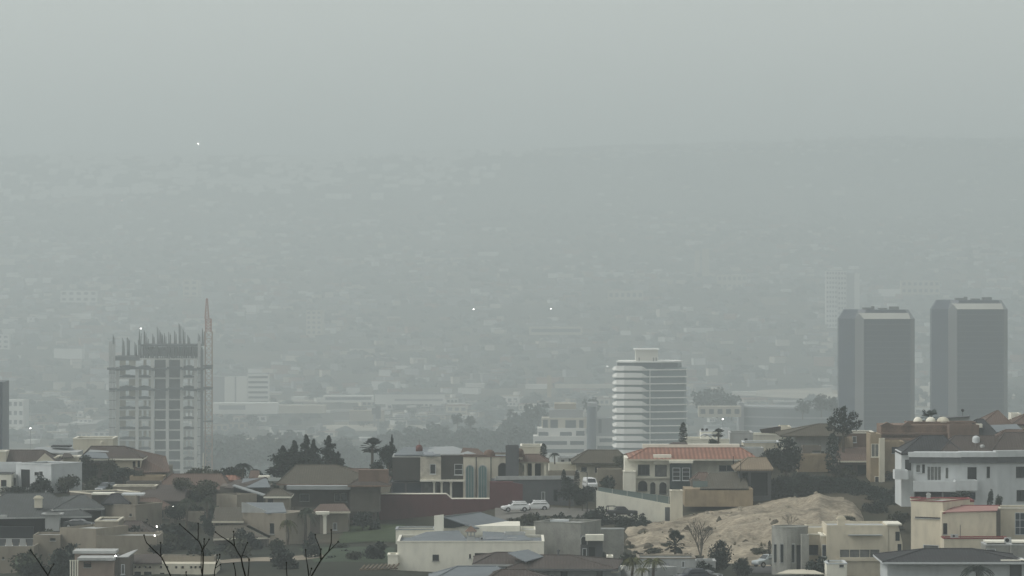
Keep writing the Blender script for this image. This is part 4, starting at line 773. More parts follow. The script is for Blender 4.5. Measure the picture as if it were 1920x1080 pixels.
def ptrunk(h, r):
    mb = MB(); n = 9; mb.tube([(.06*math.sin(k), 0, -.5+(h+.5)*k/n) for k in range(n+1)], [r*(1.15-.25*k/n) for k in range(n+1)], 8); return mb
proto('fan_palm', ptrunk(4.2, .2), fan_palm(4.3, 1.75, 31), L_DARK, 6.0, 3.5, 'fronds'); proto('feather_palm', ptrunk(4.2, .2), feather_palm(4.2, 2.6, 32), L_MID, 6.0, 5.0, 'fronds')
proto('yellow_palm', ptrunk(2.6, .14), feather_palm(2.6, 1.7, 33), L_YEL, 3.9, 3.2, 'fronds'); proto('dark_feather_palm', ptrunk(3.4, .2), feather_palm(3.4, 2.6, 34, 34), L_DARK, 5.2, 5.0, 'fronds')
proto('spiky_plant', trunkmb(.4, .12), fan_palm(.6, 1.7, 35, 30), L_DARK, 2.3, 3.0, 'fronds')
def bare(h, seed):
    r_ = random.Random(seed); mb = MB()
    def br(p, d, L_, r, k):
        q = p+d*L_; mb.tube([p, p.lerp(q, .5)+V((r_.uniform(-.05, .05)*L_, 0, 0)), q], [r, r*.8, r*.6], 4)
        if k > 0:
            for _ in range(3 if k > 1 else 4): br(p.lerp(q, r_.uniform(.5, 1)), (d+V((r_.uniform(-.8, .8), r_.uniform(-.8, .8), r_.uniform(-.05, .5)))).normalized(), L_*r_.uniform(.55, .8), r*.6, k-1)
    for _ in range(5): br(V((0, 0, 1.2)), V((r_.uniform(-.7, .7), r_.uniform(-.7, .7), 1)).normalized(), h*.34, .07, 3)
    return mb
proto('bare_tree', ptrunk(1.3, .13), bare(5.6, 41), mat('grey_twigs', (.10, .09, .072), .95, .3, 2), 5.4, 6.0, 'branches')
CATS = {'fan_palm': 'palm', 'feather_palm': 'palm', 'yellow_palm': 'palm', 'dark_feather_palm': 'palm', 'green_bush': 'bush', 'olive_bush': 'bush', 'mid_bush': 'bush', 'spiky_plant': 'plant'}
def plant(kind, label, px, pb, Y, hpx, wpx, group=None, rz=None, zfix=None):
    pr = PROTO[kind]; root, h, w_, used = pr
    if used:
        o = root.copy(); _link(o)
        for ch in root.children:
            c_ = ch.copy(); _link(c_); c_.parent = o
    else: o = root; pr[3] = True
    o.location = P(px, pb, Y) if zfix is None else zfix; sx = wpx*Y/F/w_; sz = hpx*Y/F/h; o.scale = (sx, sx, sz)
    o.rotation_euler = (0, 0, rnd.uniform(0, 6.28) if rz is None else rz); tag(o, label, CATS.get(kind, 'tree'), group); return o
T_ = plant
T_('round_tree', 'dark round tree right of the white block house, before the cream hip roofed house', 162, 912, 772, 60, 46); T_('green_bush', 'dark bush rising against the white block house below its doorway', 68, 926, 750, 30, 46)
T_('olive_tree', 'olive brown shrubby tree below the cream house with the roof sheet', 205, 905, 774, 48, 52); T_('broad_tree', 'dark tree between the round tree and the parked grey car', 232, 905, 770, 32, 60); T_('olive_bush', 'dull bush left of the round tree, above the grey hip roof', 128, 918, 752, 36, 48)
T_('olive_tree', 'olive tree spreading over the rusty roof, nearest the dark house with the white edge', 388, 945, 726, 50, 70); T_('olive_tree', 'olive tree crowning the long tan roof, beside the slit windows house', 340, 930, 740, 38, 60)
T_('feather_palm', 'dark feathery palm in the gap before the tan wall, left of the cube house', 350, 985, 700, 62, 56); T_('feather_palm', 'second feathery palm just right of the one before the tan wall', 388, 980, 704, 60, 44); T_('broad_tree', 'dark rounded tree under the twin feathery palms', 350, 1045, 668, 40, 66); T_('green_bush', 'dark bush at the end of the slit windows house', 312, 1012, 690, 34, 44)
T_('broad_tree', 'dark tree left of the brown roof over the vent holes', 300, 1050, 640, 34, 56); T_('broad_tree', 'dark tree filling the lower left corner under the tan wall', 66, 1100, 612, 50, 70); T_('broad_tree', 'dark tree against the pinkish house with slim columns', 112, 1100, 608, 46, 60); T_('green_bush', 'dark bush on the terrace left of the twin palms', 392, 1000, 690, 40, 34)
T_('dark_feather_palm', 'dark drooping palm alone on the ridge, right of the construction tower', 456, 906, 788, 48, 54); T_('dark_feather_palm', 'low rounded palm just right of the drooping ridge palm', 479, 903, 792, 30, 34)
for a in ((530, 897, 796, 62, 64, 'dark conifer at the low left end of the ridge tree clump'), (552, 897, 797, 72, 66, 'dark conifer third from the tall one in the ridge tree clump'), (574, 898, 798, 84, 60, 'tallest dark conifer of the ridge tree clump'), (588, 897, 800, 74, 50, 'slim dark conifer against the tallest one of the clump'), (616, 892, 796, 76, 64, 'broad dark conifer standing apart with a gap to its left'), (634, 888, 794, 42, 38, 'short dark conifer at the right end of the ridge clump')):
    T_('conifer_tree', a[5], *a[:5])
T_('broad_tree', 'dark bushy tree filling the foot of the ridge conifers', 545, 900, 790, 60, 96); T_('broad_tree', 'dark bushy tree under the broad conifer, behind the olive roof', 596, 898, 791, 46, 96)
T_('fan_palm', 'fan palm against the haze beside the modern dark house', 698, 890, 790, 72, 50); T_('broad_tree', 'dark tree behind the modern house, its top tuft above the roof', 728, 890, 788, 62, 46); T_('conifer_tree', 'slim dark tree with a round tuft next to the fan palm', 735, 880, 790, 66, 22); T_('green_bush', 'dark bush at the foot of the fan palm', 706, 890, 780, 32, 50)
T_('broad_tree', 'dark tree in the yard between the wing house and the burgundy wall', 680, 1000, 730, 46, 48); T_('green_bush', 'dark bush touching the burgundy wall foot beside the lawn', 702, 1000, 728, 30, 36)
T_('feather_palm', 'broad palm before the wide brown roofed house', 573, 1020, 692, 84, 66); T_('yellow_palm', 'yellowish palm left of the broad palm, beside the tan cube', 540, 1022, 686, 62, 44)
T_('olive_bush', 'olive bush at the foot of the yellowish palm', 520, 1030, 680, 22, 44); T_('green_bush', 'dark bush below the tan cube house window', 478, 1036, 672, 30, 54); T_('mid_bush', 'green bush on the slope left of the lawn', 640, 1036, 668, 22, 60)
for a in ((628, 1072, 636, 34, 70), (668, 1068, 640, 36, 64), (706, 1062, 645, 34, 60), (590, 1080, 628, 30, 60), (650, 1050, 655, 24, 50)): T_('green_bush', 'dark green bush on the slope under the lawn', *a, group='bushes on the slope under the lawn')
T_('cypress_tree', 'slim pointed cypress above the dark parapet wall, nearer the red pavilion', 1057, 915, 762, 34, 12); T_('cypress_tree', 'slim pointed cypress above the dark parapet wall, nearer the lamp', 1082, 916, 760, 34, 12); T_('cypress_tree', 'small cypress against the cream flat building by the pavilion', 1019, 858, 795, 26, 15)
T_('dark_feather_palm', 'small arching palm over the low white terraced building', 1040, 868, 795, 24, 30); T_('broad_tree', 'dark tree under the two cypresses, behind the white cars', 1068, 950, 756, 48, 56); T_('broad_tree', 'dark tree beside the black street lamp and the drive', 1092, 955, 752, 44, 44); T_('green_bush', 'dark bush on the wall between the pavilion and the cypresses', 1063, 910, 761, 20, 36)
T_('olive_tree', 'dark shrubby tree on the knoll beside the olive roof', 1168, 888, 788, 40, 60); T_('green_bush', 'dark bush right of the white van under the knoll', 1140, 916, 772, 28, 54); T_('olive_bush', 'low brown bush over the bare knoll', 1140, 868, 812, 22, 70)
hm = MB(); hr = random.Random(12)
for _ in range(5200):
    u = hr.random(); px = 985+225*u; leaf(hm, P(px, 966+26*hr.random()**.8+4*math.sin(px*.13)+3*math.sin(px*.41), 731+hr.uniform(-1.2, 1.2)), hr.uniform(.12, .26), hr)
tag(hm.build('hedge', L_DARK), 'long dark hedge along the bank below the cars and the white boundary wall', 'hedge')
for i in range(26): T_('green_bush', 'dark hedge bush on the bank below the parked white cars', 962+10*i, 994+(i % 3)*4, 724+(i % 4)*3, 27+5*(i % 2), 38, group='hedge bushes below the parked cars')
T_('cypress_tree', 'narrow leaning evergreen standing above the orange roof', 1281, 838, 812, 45, 17); T_('fan_palm', 'dark palm between the carport frame and the white roof box', 1347, 842, 826, 40, 30); T_('green_bush', 'dark bush beside the palm behind the orange roof', 1338, 836, 828, 16, 34)
T_('airy_tree', 'big airy dark tree with ragged top, in front of the dark glass tower', 1581, 846, 796, 86, 80, rz=.3); T_('round_tree', 'dark dense round tree left of the pyramid roofed grey house', 1474, 896, 778, 78, 70); T_('broad_tree', 'dark tree right behind the dense round tree', 1446, 888, 776, 52, 50); T_('cypress_tree', 'tall dark column of foliage under the big airy tree', 1561, 890, 782, 76, 30)
for a in ((1420, 962, 768, 44, 60), (1455, 958, 766, 56, 70), (1490, 955, 765, 62, 70), (1524, 950, 766, 62, 66), (1556, 950, 766, 62, 66), (1588, 955, 764, 64, 66), (1620, 968, 760, 70, 70), (1652, 985, 752, 76, 70), (1432, 950, 772, 52, 60), (1470, 945, 770, 60, 66), (1505, 940, 771, 60, 60), (1540, 942, 772, 58, 60), (1572, 945, 770, 54, 60), (1604, 950, 768, 58, 58), (1640, 965, 762, 60, 66), (1668, 985, 748, 66, 60), (1640, 990, 742, 56, 60)): T_('broad_tree', 'dark tree of the shady thicket behind the earth mound', *a, group='trees of the thicket behind the mound')
T_('olive_bush', 'pale olive bush below the dark thicket, left of the red coping', 1686, 985, 720, 34, 50); T_('broad_tree', 'dark tree in front of the narrow ochre house by the white house', 1690, 940, 752, 40, 52)
T_('spiky_plant', 'spiky rosette plant standing on the brick terrace roof line', 1745, 792, 822, 30, 44); T_('green_bush', 'leggy plant on the balcony below the white house, left of its corner', 1857, 948, 712, 36, 18); T_('green_bush', 'dark bush under the white house balcony', 1800, 940, 714, 22, 60); T_('green_bush', 'dark bush by the dark roofed house with the dormer', 1832, 806, 822, 20, 36); T_('mid_bush', 'thin grey green shrub at the foot of the white house corner', 1873, 950, 711, 26, 22)
T_('fan_palm', 'dark palm on the street before the earth mound', 1266, 1100, 640, 110, 46); T_('yellow_palm', 'yellowing palm beside the bright flat roof', 1186, 1098, 600, 70, 58); T_('yellow_palm', 'yellowing palm over the workshop awning', 1225, 1095, 603, 64, 64); T_('yellow_palm', 'small yellow palm between the two yellowing ones', 1204, 1092, 598, 36, 40)
T_('round_tree', 'dark clipped round tree at the foot of the earth mound', 1350, 1078, 640, 66, 58); T_('bare_tree', 'bare grey twiggy tree in front of the earth mound', 1314, 1066, 648, 96, 92); T_('broad_tree', 'dark bushy tree beside the silver car', 1392, 1095, 618, 54, 44); T_('green_bush', 'dark bush under the clipped round tree', 1330, 1080, 628, 22, 50)
T_('dark_feather_palm', 'dark palm rising before the black hip roofed garage house', 1832, 1118, 586, 74, 90); T_('olive_bush', 'yellow green bush beside the tiny arched house', 1145, 1068, 628, 30, 40); T_('cypress_tree', 'thin dark shrub against the round tower wall', 1443, 1040, 626, 26, 8)
T_('bare_tree', 'ragged dry shrub on top of the mound, behind the round tower', 1480, 996, 665, 34, 46)
for px, pb, Y, hp, wp, lab in ((410, 1020, 690, 44, 60, 'dark tree beside the right hand feathery palm, against the stepped olive roofs'), (330, 985, 708, 44, 56, 'dark tree under the lit lamp of the slit windows house'), (270, 1062, 646, 40, 50, 'dark tree just left of the brown roof with vent holes'), (430, 1052, 664, 34, 70, 'wide dark tree under the stepped olive roofs'), (120, 930, 756, 40, 60, 'dark tree right of the white block house corner'), (180, 940, 752, 34, 50, 'dark tree hiding the lower half of the parked grey car'), (256, 905, 770, 26, 50, 'dark tree under the big brown sloping roof'), (28, 935, 742, 26, 70, 'dark shrubby tree at the far left below the white block house')):
    T_('broad_tree' if wp > 55 else 'olive_tree', lab, px, pb, Y, hp, wp)
T_('green_bush', 'dark bush hiding the lower part of the white van', 1104, 925, 767, 17, 44)
for px, t, hp, wp in ((1185, .16, 20, 44), (1228, .2, 18, 50), (1300, .12, 24, 60), (1345, .3, 14, 34), (1180, .42, 14, 30), (1425, .14, 20, 40), (1250, .33, 11, 30), (1590, .55, 18, 44), (1560, .35, 18, 40)):
    q = mound_pt(px, t); plant('olive_bush', 'dull olive bush rooted in the earth mound', px, 0, q.y, hp, wp, 'olive bushes on the earth mound', zfix=q-V((0, 0, .3)))
spots = []
for i in range(1500):
    if len(spots) > 250: break
    px = rnd.uniform(-20, 1940); Y = rnd.uniform(610, 880); x = (px-CX)*Y/F
    if 1130 < px < 1650 and 640 < Y < 770: continue
    if 590 < px < 945 and 640 < Y < 760 or 1355 < px < 1465 and Y < 645 or 1140 < px < 1300 and Y < 630: continue
    if 920 < px < 1125 and 738 < Y < 765: continue
    spots.append((px, Y, x))
for px, Y, x in spots:
    k = rnd.choice(('green_bush', 'green_bush', 'olive_bush', 'mid_bush')); s = rnd.uniform(1.5, 3.8) if px > 600 else rnd.uniform(2.0, 4.6)
    plant(k, {'green_bush': 'dark green bush growing in a gap between hillside houses', 'olive_bush': 'olive bush growing in a gap between hillside houses', 'mid_bush': 'mid green bush growing in a gap between hillside houses'}[k], px, 0, Y, s*F/Y, s*rnd.uniform(1.2, 1.9)*F/Y, {'green_bush': 'dark bushes between the houses', 'olive_bush': 'olive bushes between the houses', 'mid_bush': 'green bushes between the houses'}[k], zfix=V((x, Y, ground_z(x, Y)-.15)))
# ================================================================ vehicles
def carpaint(n, c_): return mat(n, c_, .3, .03, .5, spec=.5)
TYRE = mat('tyre_rubber', (.02, .02, .02), .9, .1, 2); RIM = mat('alloy_rim', (.45, .45, .46), .35, .05, 2, metal=.6); HEADL = mat('clear_lamp_glass', (.6, .62, .62), .2, .05, 2); REDL = mat('red_lamp_glass', (.25, .02, .02), .3, .05, 2)
def loft(st, cab=False):   # stations (x, z0, z1, half width low, half width high)
    mb = MB(); vs = []
    for x, z0, z1, a, b in st: vs += [(x, -a*.94, z0), (x, -a, z0+(z1-z0)*.45), (x, -b, z1-.03), (x, -b*.9, z1), (x, b*.9, z1), (x, b, z1-.03), (x, a, z0+(z1-z0)*.45), (x, a*.94, z0)]
    n = 8; fs = [(i*n+k, (i+1)*n+k, (i+1)*n+(k+1) % n, i*n+(k+1) % n) for i in range(len(st)-1) for k in range(n)]
    fs += [tuple(range(n)), tuple(range(len(vs)-1, len(vs)-n-1, -1))]; return mb.add(vs, fs)
def car(label, px, py, Y, yaw, paint, kind='suv', name='parked_car', cat='car', s=1.0):
    t = thing(name, label, cat, P(px, py, Y), None, yaw); O = V((0, 0, 0))
    def B(mb, n, m, par=t, sm=False): ORG[par] = O; return mb.build(n, m, par, O, sm)
    H = {'suv': 1.78, 'car': 1.46, 'pickup': 1.72, 'van': 2.05}[kind]*s; g = .32
    if kind == 'van': body = [(-2.4, g+.1, 1.05, .93, .9), (-2.3, g, 1.12, .97, .94), (2.2, g, 1.15, .97, .94), (2.4, g+.1, 1.05, .9, .88)]; cab = [(-2.2, 1.1, 1.12, .92, .85), (-1.2, 1.1, H, .92, .78), (2.1, 1.1, H, .92, .8), (2.34, 1.1, 1.15, .9, .8)]
    elif kind == 'pickup': body = [(-2.6, g+.2, .95, .88, .84), (-2.45, g, 1.0, .95, .9), (-.9, g, 1.08, .96, .93), (2.5, g, 1.1, .96, .93), (2.6, g+.1, 1.05, .93, .9)]; cab = [(-1.05, 1.05, 1.1, .9, .86), (-.35, 1.05, H, .9, .74), (.9, 1.05, H, .9, .74), (1.15, 1.05, 1.15, .9, .84)]
    else: body = [(-2.4, g+.22, .78, .80, .76), (-2.28, g+.02, .92, .93, .86), (-1.0, g, 1.05, .96, .92), (2.15, g, 1.06, .96, .92), (2.36, g+.12, 1.0, .88, .86)]; cab = [(-1.15, 1.02, 1.06, .9, .86), (-.35, 1.02, H, .9, .72), (1.7 if kind == 'suv' else .9, 1.02, H-.02, .9, .72), (2.25 if kind == 'suv' else 1.75, 1.02, 1.08, .88, .8)]
    B(loft(body), 'body', paint); B(loft(cab), 'cabin', paint)
    x0, x1, x2, x3 = [c_[0] for c_ in cab]; zb, zr = 1.12, H-.12
    for sgn in (-1, 1):
        segs = [(x0+.35, x0+(x1-x0)*.95, (x1+x2)/2-.04), ((x1+x2)/2+.04, (x1+x2)/2+.04, x2+.02)]
        for k, (a, b, c_) in enumerate(segs):
            e = min(c_+.22, x3-.18) if k else c_
            q = [(a, zb, .905), (e, zb, .905), (c_, zr, .775), (b, zr, .775)]
            mb = MB(); mb.add([(x, sgn*y, z) for x, z, y in q]+[(x, sgn*(y-.05), z) for x, z, y in q], [(0, 1, 2, 3), (7, 6, 5, 4), (0, 4, 5, 1), (1, 5, 6, 2), (2, 6, 7, 3), (3, 7, 4, 0)]); B(mb, 'side_window', GLASS)
    for n_, a, b in (('windscreen', x0, x1), ('rear_window', x3, x2)):
        f0, f1 = .18, .88; q = [(a+(b-a)*f0, -.76, 1.06+(H-1.06)*f0), (a+(b-a)*f0, .76, 1.06+(H-1.06)*f0), (a+(b-a)*f1, .66, 1.06+(H-1.06)*f1), (a+(b-a)*f1, -.66, 1.06+(H-1.06)*f1)]; d = -.03 if n_ == 'windscreen' else .03
        mb = MB(); mb.add([(x+d, y, z+.03) for x, y, z in q]+[(x-d, y, z-.03) for x, y, z in q], [(0, 1, 2, 3), (7, 6, 5, 4), (0, 4, 5, 1), (1, 5, 6, 2), (2, 6, 7, 3), (3, 7, 4, 0)]); B(mb, n_, GLASS)
    for x in (-1.5, 1.45):
        for sgn in (-1, 1):
            y = sgn*.86; wmb = MB(); wmb.tube([(x, y-.12, .35), (x, y+.12, .35)], [.36, .36], 18); wl = B(wmb, 'wheel', TYRE); r2 = MB(); r2.tube([(x, y+sgn*.11, .35), (x, y+sgn*.14, .35)], [.22, .2], 12); B(r2, 'rim', RIM, wl)
            am = MB(); am.tube([(x, sgn*.955, .36), (x, sgn*.965, .36)], [.43, .43], 16); B(am, 'wheel_arch', DARK)
    fx = body[0][0]; bx = body[-1][0]
    for sgn in (-1, 1):
        B(MB().box(fx-.03, fx+.2, sgn*.64-.16, sgn*.64+.16, .68, .84), 'headlight', HEADL); B(MB().box(bx-.1, bx+.03, sgn*.74-.1, sgn*.74+.1, .78, 1.02), 'tail_light', REDL)
        B(MB().box(x0+.35, x0+.5, sgn*1.0-.1, sgn*1.0+.1, 1.08, 1.22), 'door_mirror', paint)
    B(MB().box(fx-.05, fx+.1, -.8, .8, .34, .52), 'bumper', DGREY); B(MB().box(bx-.06, bx+.06, -.8, .8, .36, .54), 'bumper', DGREY)
    if kind == 'suv':
        for sgn in (-1, 1): B(MB().box(x1+.1, x2-.1, sgn*.62-.02, sgn*.62+.02, H+.02, H+.07), 'roof_rail', DGREY)
    if kind == 'pickup':
        mb = MB()
        for x in (1.2, 2.5):
            for y in (-.85, .85): mb.box(x-.04, x+.04, y-.04, y+.04, 1.08, 1.75)
        for x in (1.2, 2.5): mb.box(x-.04, x+.04, -.85, .85, 1.75, 1.82)
        for y in (-.85, .85): mb.box(1.2, 2.5, y-.04, y+.04, 1.75, 1.82)
        B(mb, 'cargo_rack', BLACK)
    return t
WHITEP = carpaint('white_car_paint', (.75, .76, .76))
car('white off-road car parked on the drive, nearer the burgundy wall', 966, 958.5, 746, .25, WHITEP, 'suv'); car('white off-road car parked behind the other, further from the burgundy wall', 1004, 956.5, 752, .2, WHITEP, 'suv')
car('silver off-road car half hidden by the round tower house', 1440, 1062, 632, .55, carpaint('silver_car_paint', (.38, .42, .43)), 'suv'); car('grey off-road car with a pale roof, parked among trees at left', 199, 924, 750, 1.1, carpaint('grey_car_paint', (.12, .14, .16)), 'suv')
car('black pickup truck with a cargo rack before the white boundary wall', 1166, 968, 736, 3.3, carpaint('black_car_paint', (.016, .017, .018)), 'pickup', 'pickup_truck', 'pickup'); car('white van behind the lamp and the two cypresses', 1106, 917, 774, 1.75, WHITEP, 'van', 'parked_van', 'van')
car('dark car parked in front of the workshop by the palm', 1296, 1090, 604, .5, carpaint('navy_car_paint', (.02, .025, .04)), 'suv'); car('dark low car parked under the clipped round tree', 1322, 1088, 606, 2.6, carpaint('dark_car_paint', (.02, .022, .025)), 'car')
car('dark car in the porch shade of the grey hip roofed house', 148, 990, 688, 2.9, carpaint('dim_car_paint', (.05, .055, .06)), 'car')
# ================================================================ lamps and poles
GLOW = glowmat('lit_lamp', (1, .97, .9), 14)
lamp_post('black street lamp beside the drive with the white cars', 1101, 886, 962, 752, 1.3); lamp_post('black lamp before the dark pavilion and the villa', 1389, 866, 940, 757, .6)
lamp_post('lit street lamp under the slit windows house, upper one of two', 299, 989, 1050, 662, .2, GLOW, .05); lamp_post('lit street lamp low beside the brown roof, just under another lamp', 296, 1006, 1050, 636, .25, GLOW, .05)
lamp_post('small lit lamp on the pinkish house front', 223, 1044, 1090, 598, .25, GLOW, .04); lamp_post('slim lamp with a lit head beside the slit windows house', 327, 951, 985, 715, .1, GLOW, .04)
p = P(381, 888, 800); t = tag(MB().tube([p, p+V((0, 0, 3.9))], [.1, .07], 8).build('flag_pole', OFFWH), 'thin white pole standing before the construction tower', 'pole')
p = P(1805, 782, 834); t = thing('antenna', 'small dark antenna on the flat white slab roof', 'antenna', p); MB().tube([p, p+V((0, 0, 1.0))], [.05, .04], 6).build('mast', BLACK, t); MB().lathe(p+V((0, 0, 1.0)), [(.1, 0), (.3, .2), (.3, .5), (.1, .6)], 10).build('head', BLACK, t)
# ================================================================ bare twigs close to the viewer
TWIG = mat('black_twig_bark', (.014, .015, .011), .8, .3, 60); YB = 26.0
def shrub(label, px, stems):
    t = thing('bare_shrub', label, 'shrub', V(((px-CX)*YB/F, YB, ground_z(0, YB)-.1)))
    def node(p): return [P(p[0], p[1], YB+(p[2] if len(p) > 2 else 0))]
    for pts, r0, r1 in stems:
        q = []; r_ = random.Random(int(pts[0][0]*7+pts[-1][1]))
        for k, p in enumerate(pts):
            v = P(p[0], p[1], YB+.02*math.sin(p[0])); q.append(v)
            if k < len(pts)-1:
                v2 = P(pts[k+1][0], pts[k+1][1], YB+.02*math.sin(pts[k+1][0])); q.append(v.lerp(v2, .5)+V((r_.uniform(-.003, .003), 0, r_.uniform(-.002, .002))))
        n = len(q); b = MB(); b.tube(q, [(r0+(r1-r0)*k/(n-1))*.66*YB/F/2 for k in range(n)], 7); o = b.build('stem', TWIG, t)
        bud = MB(); e = q[-1]; bud.lathe(e-V((0, 0, .004)), [(.0025, 0), (.0055, .004), (.005, .008), (.0015, .011)], 8); bud.build('bud', TWIG, o)
shrub('bare dark forked twig over the massive tan wall', 92, [([(96, 1150), (90, 1079), (74, 1055), (57, 1032)], 5, 3), ([(90, 1078), (95, 1066), (101, 1058)], 3.5, 2.2)])
shrub('bare dark twigs with small buds over the vent hole house', 372, [
 ([(330, 1180), (320, 1080), (303, 1045), (290, 1033), (275, 1018), (270, 1004)], 4.5, 2.5), ([(302, 1044), (301, 1030), (301, 1018)], 3, 2.2),
 ([(376, 1180), (379, 1080), (381, 1036), (373, 1015), (362, 1005), (337, 983)], 5.5, 2.6), ([(381, 1030), (387, 1020), (392, 1012)], 3, 2), ([(371, 1012), (371.5, 995), (371.5, 982)], 3.4, 2.4), ([(380, 1034), (383, 1020), (383, 1011)], 2.8, 2),
 ([(400, 1180), (402, 1080), (404, 1062), (412, 1045), (412, 1040)], 4, 2.2), ([(403, 1066), (413, 1059)], 2.5, 1.8), ([(404, 1064), (406, 1050), (407, 1041)], 2.6, 1.8),
 ([(463, 1180), (460, 1080), (452, 1045), (440, 1024), (425, 1012), (404, 998)], 5.5, 2.6), ([(440, 1022), (438, 1008), (438, 997)], 3.2, 2.2), ([(454, 1044), (459, 1030), (464, 1018)], 2.8, 1.8), ([(466, 1180), (465, 1080), (467, 1051)], 4, 2.6), ([(452, 1042), (462, 1043), (467, 1049)], 2, 1.4),
 ([(450, 1180), (442, 1080), (438, 1057)], 3.6, 2.4), ([(355, 1180), (350, 1080), (349, 1073)], 4, 3), ([(378, 1075), (377, 1055), (378, 1034)], 3, 2.2)])
shrub('bare dark twigs beside the slope under the lawn', 590, [
 ([(570, 1180), (584, 1080), (602, 1050), (616, 1034), (621, 1018), (621, 994)], 5.2, 2.6), ([(616, 1034), (626, 1024), (634, 1016)], 3, 1.8), ([(602, 1049), (601, 1032), (593, 1012), (591, 1003)], 3, 2), ([(582, 1180), (579, 1080), (576, 1058), (573, 1031)], 4.4, 2.6), ([(536, 1180), (538, 1080), (537, 1055)], 4, 2.6), ([(601, 1050), (600, 1040), (602, 1030)], 2.4, 1.8), ([(581, 1078), (584, 1066)], 2.4, 1.8)])
# ================================================================ the towers in the valley
CONC = mat('raw_concrete', (.50, .50, .47), .95, .12, .12); CONCD = mat('dark_formwork', (.07, .075, .08), .9, .25, .15); BLOCKW = mat('block_wall', (.36, .34, .27), .95, .15, .1); NET = mat('safety_net_mesh', (.05, .055, .065), .95, .2, .2); DIMIN = mat('dim_concrete_interior', (.09, .095, .105), .95, .25, .08)  # dim concrete: shade of the open floors put into its colour
TG = mat('tower_dark_glass', (.007, .016, .038), .35, .25, .05, spec=.3); TSTRIP = mat('tower_pale_stone', (.155, .16, .165), .85, .08, .05); TBAND = mat('tower_white_band', (.52, .51, .46), .85, .06, .05)
def pp(px, Y): return ((px-CX)*Y/F, Y)
def zz(py, Y): return ZC-(py-HY)*Y/F
def construction():
    Y = 2250; t = thing('construction_tower', 'unfinished concrete tower with open floors, dark formwork and rebar on top', 'building', P(300, 900, Y))
    fl = [672, 690, 708, 729, 748, 767, 786, 805, 824, 843, 862, 880, 900]; xs = [221, 257, 286, 314, 341, 367]
    D = 26; k = Y/F
    for i, py in enumerate(fl):
        x0 = 212 if i > 0 else 262
        mb = MB(); z = zz(py, Y); mb.box(pp(x0, Y)[0], pp(372, Y)[0], Y-.6, Y+D, z-.75, z); mb.build('floor_slab', CONC if i not in (1, 3) else CONCD, t)
    for i, x in enumerate(xs):
        mb = MB(); a = pp(x, Y)[0]; mb.box(a-.85, a+.85, Y-1.2, Y-.62, zz(905, Y), zz(672 if i > 1 else 690, Y)); mb.build('column', CONC, t)
    for x, top in ((207.5, 640), (214, 645), (374, 640), (379, 655)):
        mb = MB(); a = pp(x, Y)[0]; mb.box(a-.75, a+.75, Y-2, Y-.7, zz(905, Y), zz(top, Y)); mb.build('scaffold_tower', LGREY if x != 379 else DIMIN, t)
        for q in range(12): MB().box(a-.8, a+.8, Y-2.05, Y-.65, zz(700+q*17, Y), zz(700+q*17, Y)+.35).build('scaffold_tie', CONCD, t)
    r_ = random.Random(5)
    for i in range(len(fl)-1):
        zt, zb = zz(fl[i], Y)-.75, zz(fl[i+1], Y)
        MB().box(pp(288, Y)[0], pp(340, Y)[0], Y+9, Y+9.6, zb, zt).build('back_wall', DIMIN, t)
        for j in range(5):
            a, b = pp(xs[j], Y)[0]+.85, pp(xs[j+1], Y)[0]-.85
            if j in (2, 3): 
                MB().box(a, b, Y+3, Y+3.4, zb, zt-(.0 if i < 9 else 1.0)).build('bay_shade_panel', DIMIN, t); continue  # dark panel in place of the shade deep in the bay
            mb = MB(); w_ = b-a; cuts = [0, .38, .58, 1.0] if j == 0 else [0, .22, .38, .62, .8, 1.0]
            for q in range(0, len(cuts)-1): 
                if q % 2 == 0 and r_.random() < .8: mb.box(a+w_*cuts[q], a+w_*cuts[q+1], Y+1, Y+1.4, zb+(zt-zb)*(.28 if i < 8 else .1), zt)
            mb.build('infill_wall', BLOCKW if j < 4 else CONC, t)
            mb = MB(); n = 6
            for q in range(n): mb.box(a+w_*q/n, a+w_*(q+1)/n, Y+.2, Y+.6, zb, zb+(zt-zb)*(.18+.14*math.sin((q+.5)/n*math.pi)+r_.uniform(0, .06)))
            mb.build('rail_screen', NET, t)
    for py, a, b in ((690.5, 202, 398), (729, 206, 398)):
        mb = MB()
        for q in range(14):
            u0, u1 = a+(b-a)*q/14, a+(b-a)*(q+1)/14; z = zz(py+1.5*math.sin(q*1.3), Y); mb.box(pp(u0, Y)[0], pp(u1, Y)[0], Y-4, Y-1.9, z-.7, z+.5)
        mb.build('safety_net', NET, t)
    for q in range(26):
        a = pp(262+q*4.5, Y)[0]; MB().box(a-.22, a+.22, Y+r_.uniform(0, 9), Y+9.5, zz(672, Y), zz(648, Y)).build('prop', CONCD, t)
        if r_.random() < .55: MB().box(a, a+r_.uniform(1, 2.6), Y+r_.uniform(1, 12), Y+13, zz(r_.uniform(662, 671), Y), zz(r_.uniform(650, 658), Y)).build('formwork_panel', CONCD, t)
    MB().box(pp(262, Y)[0], pp(376, Y)[0], Y+14, Y+14.4, zz(669, Y), zz(652, Y)).build('formwork_panel', NET, t); MB().box(pp(264, Y)[0], pp(378, Y)[0], Y-.3, Y+D, zz(649.5, Y), zz(646, Y)).build('formwork_deck', NET, t)
    MB().box(pp(212, Y)[0], pp(262, Y)[0], Y+.2, Y+D, zz(676, Y), zz(668, Y)).build('formwork_deck', CONCD, t)
